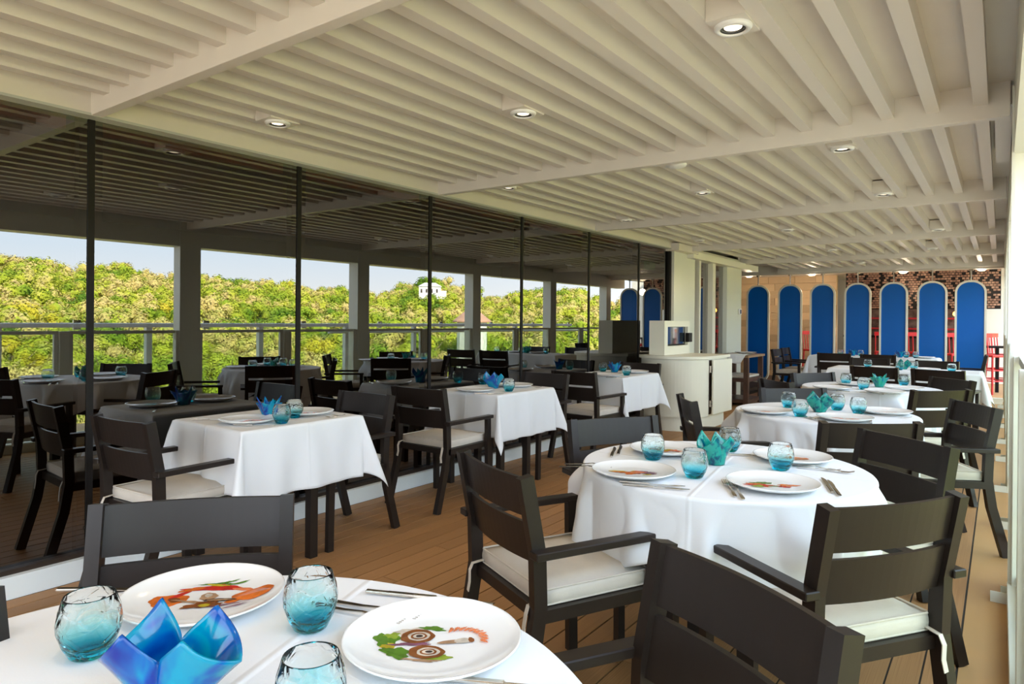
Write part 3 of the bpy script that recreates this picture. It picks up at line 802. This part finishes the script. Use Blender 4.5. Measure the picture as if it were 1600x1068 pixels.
PIC_SNAIL = [(-.040, .040, .028, .014, .2, 'cream', .25), (-.078, .006, .020, .026, .2, 'green', .3), (-.072, .024, .014, .010, .2, 'lime', .35), (-.055, -.034, .026, .016, -.5, 'green', .3), (-.005, .052, .022, .008, -.2, 'green', .3), (-.072, -.012, .012, .009, 0, 'yellow', .3),
  (.012, -.048, .022, .011, .1, 'lime', .3), (-.035, -.005, .034, .006, .1, 'purple', .3), (-.01, -.058, .03, .004, -.1, 'tan', .4),
  (-.028, .022, .029, .025, .1, 'brown', .05), (-.026, .022, .019, .016, .1, 'cream', .04), (-.026, .022, .014, .012, .1, 'brown', .04), (-.026, .022, .010, .008, .1, 'cream', .04), (-.025, .022, .006, .005, 0, 'dark', .04),
  (-.006, -.032, .030, .022, -.1, 'brown', .05), (-.003, -.032, .019, .014, 0, 'cream', .04), (-.003, -.032, .014, .010, 0, 'brown', .04), (-.003, -.032, .010, .007, 0, 'cream', .04), (-.002, -.032, .006, .004, 0, 'dark', .04),
  (.030, .002, .022, .006, .22, 'tan', .05), (.050, .007, .014, .009, .22, 'cream', .05), (.064, .010, .005, .009, .22, 'brown', .1)] + \
  [(.048+.040*sin(a)-.002, .018+.034*cos(a)*1.1-.006, .009, .0035, .9-a, 'coral', .35) for a in (-.5, -.25, 0, .25, .5, .75, 1.0, 1.25, 1.5, 1.75)]
def pic_mix(cols, seed):
    rg = random.Random(seed)
    return [(rg.uniform(-.055, .055), rg.uniform(-.022, .022), rg.uniform(.012, .032), rg.uniform(.005, .014), rg.uniform(-.5, .5), rg.choice(cols), .25) for _ in range(13)]
PL0 = make_plate()
def dup_plate(x, y, lb, rz):
    t = PL0.copy(); COL.objects.link(t); t.location = (x, y, PZ); t.rotation_euler = (0, 0, rz); t['label'] = lb
    d = PL0.children[0] if PL0.children[0].name.startswith('dish') else [c for c in PL0.children if c.name.startswith('dish')][0]
    c = d.copy(); COL.objects.link(c); c.parent = t
    return t
def plate(x, y, lb, pic=None, rz=0.63, seed=0, first=[True]):
    if first[0]: t = PL0; t.location = (x, y, PZ); t.rotation_euler = (0, 0, rz); t['label'] = lb; first[0] = False
    else: t = dup_plate(x, y, lb, rz)
    if pic: printed(t, [(a[0]*k, a[1]*k, a[2]*k, a[3]*k)+tuple(a[4:]) for a in pic for k in [1.02 if pic is PIC_SNAIL else 1.18]], seed)
def make_tumbler():
    t = thing('tumbler', '', 'glass', group='teal stemless tumblers')
    prof = [(0, 0.0), (0.026, 0.0), (0.030, 0.003), (0.040, 0.022), (0.0475, 0.045), (0.048, 0.058), (0.045, 0.078), (0.0385, 0.098), (0.0375, 0.1000), (0.0362, 0.098), (0.0425, 0.078), (0.0455, 0.058), (0.045, 0.045), (0.0375, 0.025), (0.026, 0.012), (0, 0.010)]
    bm = lathe(bmesh.new(), prof, 40)
    for v in bm.verts:
        r = math.hypot(v.co.x, v.co.y)
        if 0.005 < v.co.z < 0.09 and r > 0.02:
            k = 1+0.022*noise.noise(v.co*55); v.co.x *= k; v.co.y *= k
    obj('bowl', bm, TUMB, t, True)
    return t
TB0 = make_tumbler()
def tumbler(x, y, lb, first=[True]):
    if first[0]: TB0.location = (x, y, TZ+0.002); TB0['label'] = lb; first[0] = False; return TB0
    return dup(TB0, (x, y, TZ+0.002), random.uniform(0, 6.28), lb)
def make_votive(m, kind):
    t = thing('votive_holder', '', 'candle holder', group='handkerchief glass votive holders')
    if kind == 'two': ctl = [(0, .088, .066), (50, .056, .120), (90, .024, .078), (128, .054, .128), (180, .086, .062), (232, .056, .118), (270, .026, .075), (308, .055, .112), (360, .088, .066)]
    else: ctl = [(0, .078, .085), (24, .052, .078), (45, .070, .118), (68, .045, .080), (90, .080, .088), (112, .05, .08), (135, .066, .112), (158, .045, .078), (180, .078, .080), (204, .05, .078), (225, .068, .120), (248, .046, .08), (270, .078, .09), (292, .05, .076), (315, .066, .112), (338, .048, .08), (360, .078, .085)]
    def rim(a):
        for p, q in zip(ctl, ctl[1:]):
            if p[0] <= a <= q[0]:
                u = (a-p[0])/(q[0]-p[0]); s = u
                return p[1]+(q[1]-p[1])*s, p[2]+(q[2]-p[2])*s
    bm = bmesh.new(); n, mm = 96, 14; g = []
    for i in range(n):
        a = 360*i/n; r, z = rim(a); row = []
        for j in range(mm+1):
            u = j/mm; rr = 0.034+(r-0.034)*u**1.35; zz = z*u
            tw = 0.10*u*sin(R(a)*4)
            row.append(bm.verts.new((rr*cos(R(a)+tw), rr*sin(R(a)+tw), zz)))
        g.append(row)
    for i in range(n):
        for j in range(mm): bm.faces.new((g[i][j], g[(i+1) % n][j], g[(i+1) % n][j+1], g[i][j+1]))
    bm.faces.new([g[i][0] for i in range(n)][::-1])
    bmesh.ops.recalc_face_normals(bm, faces=bm.faces[:])
    o = obj('glass_folds', bm, m, t, True)
    md = o.modifiers.new('wall', 'SOLIDIFY'); md.thickness = 0.0035; md.offset = 0
    c = obj('tea_light', lathe(bmesh.new(), [(0, .006), (.019, .006), (.019, .022), (0, .022)], 20), WAX, t)
    obj('flame', lathe(bmesh.new(), [(0, .024), (.004, .030), (.003, .036), (0, .042)], 10), FLAME, c)
    return t
VT = {('b', 'two'): make_votive(VBLUE, 'two'), ('g', 'two'): make_votive(VGREEN, 'two'), ('t', 'four'): make_votive(VTEAL, 'four'), ('b', 'four'): make_votive(VBLUE, 'four')}
vused = set()
def votive(x, y, rz, lb, key):
    t = VT[key]
    if key not in vused: vused.add(key); t.location = (x, y, TZ+0.003); t.rotation_euler = (0, 0, R(rz)); t['label'] = lb; t.scale = (1.15, 1.15, 1.08) if key == ('b', 'two') else (1, 1, 1); return t
    return dup(t, (x, y, TZ+0.003), R(rz), lb)
def make_fork():
    t = thing('fork', '', 'fork', group='dinner forks')
    bm = bmesh.new()
    def strip(pts):
        rings = [[bm.verts.new((x+sx_*w/2, y, z+dz)) for sx_, dz in ((-1, 0), (1, 0), (1, .0022), (-1, .0022))] for x, y, z, w in pts]
        for a, b in zip(rings, rings[1:]):
            for i in range(4): bm.faces.new((a[i], a[(i+1) % 4], b[(i+1) % 4], b[i]))
        bm.faces.new(rings[0]); bm.faces.new(rings[-1][::-1])
    strip([(0, -.10, .0005, .010), (0, -.09, .001, .013), (0, -.03, .004, .009), (0, .01, .008, .006), (0, .03, .006, .010), (0, .045, .003, .022), (0, .058, .001, .024)])
    for k in range(4): strip([(-.009+.006*k, .056, .001, .0036), (-.009+.006*k, .080, .002, .003), (-.009+.006*k, .098, .007, .0018)])
    bmesh.ops.recalc_face_normals(bm, faces=bm.faces[:])
    obj('tines_and_handle', bm, STEEL, t); return t
def make_knife():
    t = thing('knife', '', 'knife', group='dinner knives')
    bm = bmesh.new(); box(bm, -.006, .006, -.115, -.01, 0, .006); bmesh.ops.bevel(bm, geom=bm.edges[:], offset=.002, segments=2, affect='EDGES')
    obj('handle', bm, STEEL, t)
    obj('blade', prism(bmesh.new(), [(-.004, -.012), (.006, -.012), (.0095, .03), (.009, .075), (.003, .105), (-.003, .108), (-.004, .09)], .0015, .003), STEEL, t)
    return t
FK, KN = make_fork(), make_knife(); fkn = {'f': FK, 'k': KN}; cused = set()
def cutlery(kind, x, y, rz, lb):
    t = fkn[kind]
    z = TZ+0.003
    if kind not in cused: cused.add(kind); t.location = (x, y, z); t.rotation_euler = (0, 0, R(rz)); t['label'] = lb
    else: t = dup(t, (x, y, z), R(rz), lb)
    return t
# <tableware>
plate(-1.256, 0.708, 'front left plate printed with orange lobster and red prawns', PIC_LOBSTER, 0.66, 1)
plate(-0.778, 0.847, 'front right plate printed with two snail-shell eyes and orange coral arc', PIC_SNAIL, 0.62, 2)
tumbler(-1.211, 0.487, 'tumbler at far left of the front table')
tumbler(-1.002, 0.767, 'tumbler between the two printed plates on the front table')
tumbler(-0.756, 0.580, 'tumbler cut off at the bottom edge of the photo')
votive(-0.950, 0.488, 34, 'large blue folded glass votive holder on the front table', ('b', 'two'))
cutlery('f', -0.970, 0.851, -78, 'fork tucked under the left rim of the snail-eye plate')
cutlery('f', -0.960, 0.882, -78, 'second fork beside the left rim of the snail-eye plate')
cutlery('k', -0.936, 0.979, -66, 'knife behind the snail-eye plate on the front table')
cutlery('k', -0.894, 0.999, -66, 'second knife behind the snail-eye plate, nearer its right side')
cutlery('k', -0.597, 0.828, -63, 'knife at the bottom edge in front of the snail-eye plate')
cutlery('k', -1.454, 0.632, -50, 'knife handle behind the far left tumbler of the front table')
plate(-1.076, 2.238, 'plate with purple shell print at the left of the second table', pic_mix(['orange','red','coral','yellow','purple'], 3), 0.45, 3)
plate(-0.621, 2.362, 'plate with green salad and red print at the front of the second table', pic_mix(['green','lime','red','orange','coral'], 4), 0.5, 4)
plate(-1.152, 2.706, 'plate with orange print at back left of the second table', pic_mix(['orange','red','coral','yellow','purple'], 5), 0.5, 5)
plate(-0.680, 2.876, 'plate with small coral print at back right of the second table', pic_mix(['coral','tan','orange'], 6), 0.5, 6)
tumbler(-1.135, 2.536, 'tumbler between the two left plates of the second table')
tumbler(-0.885, 2.337, 'front tumbler before the green votive on the second table')
tumbler(-0.671, 2.665, 'tumbler between the two right plates of the second table')
tumbler(-0.945, 2.910, 'tumbler half hidden behind the green votive on the second table')
votive(-0.903, 2.611, 62, 'dark green and teal pointed votive holder on the second table', ('g', 'two'))
cutlery('f', -1.267, 2.222, -64, 'fork left of the purple shell plate')
cutlery('f', -1.275, 2.272, -64, 'second fork left of the purple shell plate, farther back')
cutlery('k', -0.956, 2.139, -70, 'knife in front of the purple shell plate')
cutlery('k', -0.927, 2.106, -70, 'second knife in front of the purple shell plate, nearer the table edge')
cutlery('f', -0.727, 2.241, 28, 'fork left of the salad print plate')
cutlery('f', -0.696, 2.223, 28, 'second fork left of the salad print plate, nearer the edge')
cutlery('k', -0.478, 2.502, 20, 'knife right of the salad print plate')
cutlery('k', -0.453, 2.477, 20, 'second knife right of the salad print plate, outermost')
cutlery('k', -1.328, 2.622, 24, 'knife behind left plates of the second table')
cutlery('k', -1.330, 2.567, 24, 'second knife behind left plates of the second table, nearer the rim')
cutlery('f', -0.579, 2.766, -95, 'fork in front of the coral print plate')
cutlery('f', -0.530, 2.748, -85, 'second fork in front of the coral print plate, nearer the edge')
cutlery('k', -0.828, 2.862, -60, 'knife left of the coral print plate')
plate(-1.168, 4.280, 'plate with long coral print at left of the third table', pic_mix(['coral','tan','orange'], 7), 0.4, 7)
plate(-0.722, 4.259, 'front plate of the third table with pale print', pic_mix(['coral','tan','orange'], 8), 0.4, 8)
plate(-0.575, 4.734, 'right plate of the third table', pic_mix(['coral','tan','orange'], 9), 0.4, 9)
tumbler(-1.127, 4.654, 'back left tumbler beside the green votive, third table')
tumbler(-0.964, 4.253, 'front left tumbler of the third table')
tumbler(-0.706, 4.609, 'right tumbler of the third table')
tumbler(-0.846, 4.723, 'tumbler behind the green votive, third table')
votive(-0.914, 4.549, 20, 'green and blue votive holder on the third table', ('g', 'two'))
cutlery('k', -1.115, 4.128, -70, 'knife in front of the left plate, third table')
cutlery('f', -0.873, 4.160, 40, 'fork left of the front plate, third table')
cutlery('f', -0.838, 4.125, 40, 'second fork left of the front plate, third table')
cutlery('k', -0.591, 4.265, 10, 'knife right of the front plate, third table')
cutlery('f', -0.517, 4.587, -90, 'fork before the right plate, third table')
cutlery('k', -1.107, 4.845, 24, 'knife at the back left of the third table')
plate(-1.148, 6.180, 'left plate of the fourth table', None, 0.63, 0)
plate(-0.658, 6.535, 'right plate of the fourth table', None, 0.63, 0)
plate(-0.750, 6.119, 'front plate of the fourth table', None, 0.63, 0)
plate(-1.062, 6.713, 'back plate of the fourth table', None, 0.63, 0)
tumbler(-1.138, 6.760, 'left tumbler of the fourth table')
tumbler(-0.934, 6.337, 'front tumbler of the fourth table')
tumbler(-0.703, 6.981, 'right tumbler of the fourth table')
votive(-0.860, 6.690, 0, 'many-pointed teal votive holder on the fourth table', ('t', 'four'))
cutlery('k', -0.977, 6.032, -70, 'knife before the front tumbler of the fourth table')
cutlery('f', -0.776, 6.079, 20, 'fork at the front of the fourth table')
plate(-0.724, 9.500, 'right plate of the long rectangular table', None, 0.63, 0)
plate(-1.181, 9.500, 'left plate of the long rectangular table', None, 0.63, 0)
tumbler(-1.352, 9.500, 'leftmost tumbler of the long rectangular table')
tumbler(-0.979, 9.300, 'tumbler before the teal votive, long table')
tumbler(-0.855, 9.550, 'tumbler right of the teal votive, long table')
tumbler(-0.455, 9.300, 'rightmost tumbler of the long table')
votive(-0.959, 9.500, 0, 'teal pointed votive holder on the long rectangular table', ('g', 'two'))
tumbler(-2.250, 12.800, 'left tumbler of the farthest table')
tumbler(-1.930, 12.800, 'tumbler right of left votive, farthest table')
tumbler(-1.257, 12.800, 'tumbler right of the second votive, farthest table')
tumbler(-1.121, 12.800, 'rightmost tumbler of the farthest table')
votive(-2.059, 12.800, 0, 'left deep blue votive holder on the farthest table', ('b', 'four'))
votive(-1.349, 12.800, 0, 'right deep blue votive holder on the farthest table', ('b', 'four'))
plate(-0.995, 12.800, 'right plate of the farthest table', None, 0.63, 0)
plate(-2.383, 12.800, 'left plate of the farthest table', None, 0.63, 0)
plate(-3.254, 2.079, 'near plate on the first wall table', pic_mix(['coral','tan','orange'], 10), 1.2, 10)
plate(-3.263, 2.463, 'far plate on the first wall table', pic_mix(['coral','tan','orange'], 11), 1.2, 11)
tumbler(-3.082, 2.164, 'front tumbler on the first wall table')
tumbler(-3.207, 2.335, 'rear tumbler on the first wall table')
votive(-3.316, 2.245, 30, 'blue pointed votive holder on the first wall table', ('b', 'four'))
cutlery('k', -3.114, 2.026, -58, 'knife at the near edge of the first wall table')
cutlery('k', -3.470, 1.993, -58, 'knife near the glass on the first wall table')
cutlery('f', -3.097, 2.425, -58, 'fork at the far edge of the first wall table')
cutlery('f', -3.105, 2.484, -40, 'second fork at the far edge of the first wall table')
plate(-3.326, 4.084, 'near plate on the second wall table', None, 0.63, 0)
plate(-3.301, 4.590, 'far plate on the second wall table', None, 0.63, 0)
tumbler(-3.118, 4.250, 'front tumbler on the second wall table')
tumbler(-3.630, 4.571, 'rear tumbler on the second wall table')
votive(-3.362, 4.368, 75, 'bright blue votive holder on the second wall table', ('b', 'two'))
cutlery('k', -3.120, 4.007, -58, 'knife at the near edge of the second wall table')
cutlery('f', -3.164, 4.609, -58, 'fork at the far edge of the second wall table')
plate(-3.232, 6.085, 'near plate on the third wall table', None, 0.63, 0)
plate(-3.208, 6.684, 'far plate on the third wall table', None, 0.63, 0)
tumbler(-3.121, 6.308, 'front tumbler on the third wall table')
tumbler(-3.559, 6.610, 'rear tumbler on the third wall table')
votive(-3.419, 6.614, 10, 'deep blue votive holder on the third wall table', ('b', 'four'))
cutlery('k', -3.047, 5.962, -58, 'knife at the near edge of the third wall table')
# </tableware>

# ------------------------------------------------------------------ service cabinet
t = thing('service_cabinet', 'cream round-fronted service cabinet with half-open door beside the glass wall', 'cabinet', (-3.30, 8.05, 0))
def dshape(r, x1, y1, off=0):
    poly = [(-0.38, y1), (-0.38, 0.0)]
    poly = [(r*cos(a), r*sin(a)) for a in [R(-150+i*150/28) for i in range(29)]]
    return poly+[(r, y1), (-0.36, y1), (-0.36, -r*0.5)]
obj('plinth', prism(bmesh.new(), dshape(.40, 0, .62), 0, .17), CREAM, t)
obj('body', prism(bmesh.new(), dshape(.43, 0, .64), .17, .86), CREAM, t)
obj('worktop', prism(bmesh.new(), dshape(.46, 0, .68), .865, .90), CREAM, t)
d = obj('door', B(.44, .462, .02, .62, .19, .85, .004), CREAM, t)
d.location = (0.02, 0.0, 0); d.rotation_euler = (0, 0, R(-3))
obj('hinge', B(.43, .47, -0.01, .02, .70, .78), STEEL, t); obj('hinge', B(.43, .47, -0.01, .02, .28, .36), STEEL, t)
obj('door_gap', B(.425, .434, -0.02, .06, .19, .85), DARKF, t)
obj('power_socket', B(.46, .50, .55, .62, .80, .85), STEEL, t)
t = thing('pos_terminal_housing', 'cream box with inset touch screen standing on the service cabinet', 'terminal', (-3.32, 8.05, 0.902))
bm = bmesh.new(); y0, y1 = -0.32, 0.50; zt = 0.425
box(bm, -.20, 0, y0, y0+.10, 0, zt); box(bm, -.20, 0, y1-.06, y1, 0, zt); box(bm, -.20, 0, y0+.10, y1-.06, 0, .11); box(bm, -.20, 0, y0+.10, y1-.06, zt-.075, zt); box(bm, -.20, -.17, y0+.10, y1-.06, .11, zt-.075); bmesh.ops.recalc_face_normals(bm, faces=bm.faces[:])
obj('casing', bm, CREAM, t)
obj('screen', B(-.05, -.035, y0+.13, y1-.10, .13, .345), SCREEN, t)
obj('screen_frame', B(-.055, -.036, y0+.11, y1-.08, .115, .355), BLACKM, t)
obj('card_reader', B(-.02, .03, y1-.10, y1+.02, .15, .27, .006), BLACKM, t)

# ------------------------------------------------------------------ wooden stand with shelf
t = thing('wooden_stand', 'dark wooden side stand with oak top and white shelf cushion by the white pier', 'side table', (-3.42, 11.0, 0))
obj('top', B(-.27, .27, -.45, .45, .765, .80, .004), LTOP, t)
for sx_ in (-1, 1):
    for sy_ in (-1, 1): obj('leg', B(sx_*.22-.035, sx_*.22+.035, sy_*.38-.035, sy_*.38+.035, 0, .765), DWOOD, t)
obj('shelf', B(-.24, .24, -.40, .40, .38, .44), DWOOD, t); obj('stretcher', B(-.24, .24, -.38, .38, .05, .10), DWOOD, t)
tag(obj('seat_pad', B(-3.63, -3.21, 10.64, 11.36, .44, .475, .012), FAB, None, True), 'white pad lying on the shelf of the wooden stand', 'pad')
t = thing('shallow_bowl', 'white shallow bowl on top of the wooden stand', 'bowl', (-3.36, 11.1, .801))
obj('dish', lathe(bmesh.new(), [(0, .002), (.09, .004), (.17, .03), (.175, .034), (.16, .022), (.08, 0), (0, 0)], 36), PORC, t, True)
bm = bmesh.new(); g = []
for i in range(13):
    row = []
    for j in range(13):
        u = -.16+.32*i/12; v = -.16+.32*j/12; z = .004+.012*noise.noise(Vector((u*9, v*9, 2))); x = u
        if v < -.02: z -= (-.02-v)*1.0; vv = -.02-(-.02-v)*.25
        else: vv = v
        row.append(bm.verts.new((x*(1-.5*abs(min(v, 0))/.16), vv, z)))
    g.append(row)
for i in range(12):
    for j in range(12): bm.faces.new((g[i][j], g[i+1][j], g[i+1][j+1], g[i][j+1]))
o = obj('napkin', bm, CLOTH, None, True, (-3.34, 10.56, .812)); o.modifiers.new('thickness', 'SOLIDIFY').thickness = .002
tag(o, 'crumpled white napkin hanging off the edge of the wooden stand', 'napkin')

# ------------------------------------------------------------------ blue partition panels
def make_panel():
    t = thing('partition_panel', '', 'partition', group='blue arched partition panels')
    W, Z0, Z1 = .235, .06, 2.10
    def outline(wd, z0, z1, n=10):
        pts = []; r = wd*0.92
        for cx, cz, a0 in ((wd-r, z1-r, 0), (-(wd-r), z1-r, 90), (-(wd-r), z0+r, 180), (wd-r, z0+r, 270)):
            for i in range(n+1):
                a = R(a0+90*i/n); pts.append((cx+r*cos(a), cz+r*sin(a)))
        return pts
    bm = bmesh.new(); P = outline(W-.033, Z0+.033, Z1-.033)
    a = [bm.verts.new((x, -.008, z)) for x, z in P]; b = [bm.verts.new((x, .008, z)) for x, z in P]
    bm.faces.new(a[::-1]); bm.faces.new(b)
    obj('blue_sheet', bm, BLUE, t)
    bm = bmesh.new(); O = outline(W, Z0, Z1); n = len(O)
    r = [[bm.verts.new((x, y, z)) for x, z in Q] for Q, y in ((O, -.025), (P, -.025), (P, .025), (O, .025))]
    for k in range(4):
        for i in range(n): bm.faces.new((r[k][i], r[k][(i+1) % n], r[(k+1) % 4][(i+1) % n], r[(k+1) % 4][i]))
    bmesh.ops.recalc_face_normals(bm, faces=bm.faces[:])
    obj('rim', bm, CREAM, t)
    obj('hanging_rod', rod(bmesh.new(), (0, 0, Z1-.005), (0, 0, 2.30), .012), STEEL, t)
    obj('mounting_cap', rod(bmesh.new(), (0, 0, 2.275), (0, 0, 2.30), .04, 16), STEEL, t)
    obj('floor_pin', rod(bmesh.new(), (0, 0, 0.0), (0, 0, .065), .015), STEEL, t)
    return t
p0 = make_panel()
p0.children[0]
names = ['leftmost arched blue panel, beside the wood-clad wall', 'second arched blue panel from the left', 'third arched blue panel from the left', 'middle arched blue panel of the seven',
         'third arched blue panel from the right', 'second arched blue panel from the right', 'rightmost arched blue panel, brightest of the row']
for i, x in enumerate((-4.14, -3.50, -2.88, -2.25, -1.64, -1.02, -0.437)):
    if i == 0: p0.location = (x, 14.5, 0); p0['label'] = names[0]
    else: dup(p0, (x, 14.5, 0), 0, names[i])

# ------------------------------------------------------------------ far bar beyond the panels
wb = struct('wall_far', B(-7.6, 1.4, 18.4, 18.6, 0, 2.5), CREAM)
wc = struct('wall_wood_clad', B(-7.5, -3.0, 16.62, 16.7, 0, 2.45), WOODW)
pl = None
for r_ in range(14):
    x = -5.6+(0.3 if r_ % 2 else 0)
    while x < -3.0:
        L = random.choice((0.45, 0.6, 0.8)); x1 = min(x+L, -3.0)
        if pl is None: pl = obj('wall_plank', B(-.5, .5, -1, 0, -.5, .5), WOODW, wc); o = pl
        else: o = pl.copy(); COL.objects.link(o); o.parent = wc
        o.scale = (x1-x-.006, .03+.012*random.random(), .165); o.location = ((x+x1)/2, 16.62, .09+r_*.172); x = x1
sc = struct('wall_screen', B(-2.75, 0.0, 16.20, 16.24, 1.62, 2.42), BLACKM)
bm = bmesh.new()
for r_ in range(16):
    for c_ in range(46):
        x = -2.73+c_*.06+(.03 if r_ % 2 else 0); z = 1.64+r_*.048
        if random.random() < .72 and x < -.05: box(bm, x, x+.05, 16.17-random.random()*.02, 16.2, z, z+.036)
o = obj('screen_brick', bm, BRICKM, sc); o['kind'] = 'stuff'
t = thing('bar_counter', 'dark bar counter beyond the blue panels', 'bar', (-1.6, 17.4, 0))
obj('front', B(-1.3, 1.0, -.25, .25, 0, 1.0), DWOOD, t); obj('top', B(-1.35, 1.05, -.3, .3, 1.0, 1.05), BLACKM, t)
obj('back_shelf', B(-1.0, .85, .72, .95, 1.0, 1.66), BRICKM, t)
obj('bottle_rail', B(-1.0, .85, .60, .72, 1.18, 1.22), RED, t); obj('bottle_rail', B(-1.0, .85, .60, .72, 1.42, 1.46), RED, t)
def make_stool():
    t = thing('bar_stool', '', 'stool', group='red bar stools beyond the panels')
    obj('seat', B(-.18, .18, -.18, .18, .70, .74, .01), RED, t)
    for sx_ in (-1, 1):
        for sy_ in (-1, 1):
            bm = bmesh.new(); rod(bm, (sx_*.20, sy_*.20, 0), (sx_*.16, sy_*.16, .70), .016, 8); obj('leg', bm, RED, t)
    for z in (.25, .45):
        bm = bmesh.new()
        for a, b in (((-.19, -.19), (.19, -.19)), ((.19, -.19), (.19, .19)), ((.19, .19), (-.19, .19)), ((-.19, .19), (-.19, -.19))): rod(bm, (*a, z), (*b, z), .010, 6)
        obj('footrest', bm, RED, t)
    bm = bmesh.new()
    for x in (-.16, -.08, 0, .08, .16): rod(bm, (x, .17, .74), (x, .20, 1.08), .010, 6)
    box(bm, -.18, .18, .185, .215, 1.06, 1.14)
    obj('backrest', bm, RED, t); return t
s0 = make_stool()
st = [(-2.6, 16.0), (-1.95, 15.9), (-1.32, 16.0), (-.72, 15.8), (-.12, 15.7), (.02, 16.4), (-3.3, 15.9)]
sl = ['red bar stool seen between the third and fourth blue panels', 'red bar stool seen in the gap right of the middle blue panel', 'red bar stool seen between the third and second panels from the right', 'red bar stool glimpsed left of the rightmost blue panel',
      'tall red bar stool right of the rightmost blue panel', 'red bar stool behind black high table at the far right', 'red bar stool seen in the gap right of the second blue panel']
for i, (x, y) in enumerate(st):
    if i == 0: s0.location = (x, y, 0); s0['label'] = sl[0]
    else: dup(s0, (x, y, 0), 0.2*i, sl[i])
t = thing('high_table', 'black high bar table at far right behind the red stool', 'table', (-.05, 16.05, 0))
obj('top', B(-.45, .3, -.12, .25, .86, .90), BLACKM, t); obj('leg', B(-.03, .03, 0, .06, 0, .86), BLACKM, t)
lamps = [(-2.58, 16.0, 1.62), (-1.95, 16.05, 1.60), (-1.33, 16.0, 1.50), (-.74, 16.0, 1.52)]
for i, (x, y, z) in enumerate(lamps):
    t = thing('pendant_lamp', 'small amber pendant lamp glowing behind the blue panels, %s of four from the left' % ordw[i], 'lamp', (x, y, z), 0, 'amber pendants behind the panels')
    obj('bulb', lathe(bmesh.new(), [(0, -.05), (.035, -.02), (.03, .03), (0, .05)], 12), LAMPO, t, True)
    obj('cord', rod(bmesh.new(), (0, 0, .05), (0, 0, 2.40-z), .004, 6), BLACKM, t)
struct('trim_3', B(-0.28, 0.04, 13.7, 13.9, 0, .09), CREAM)
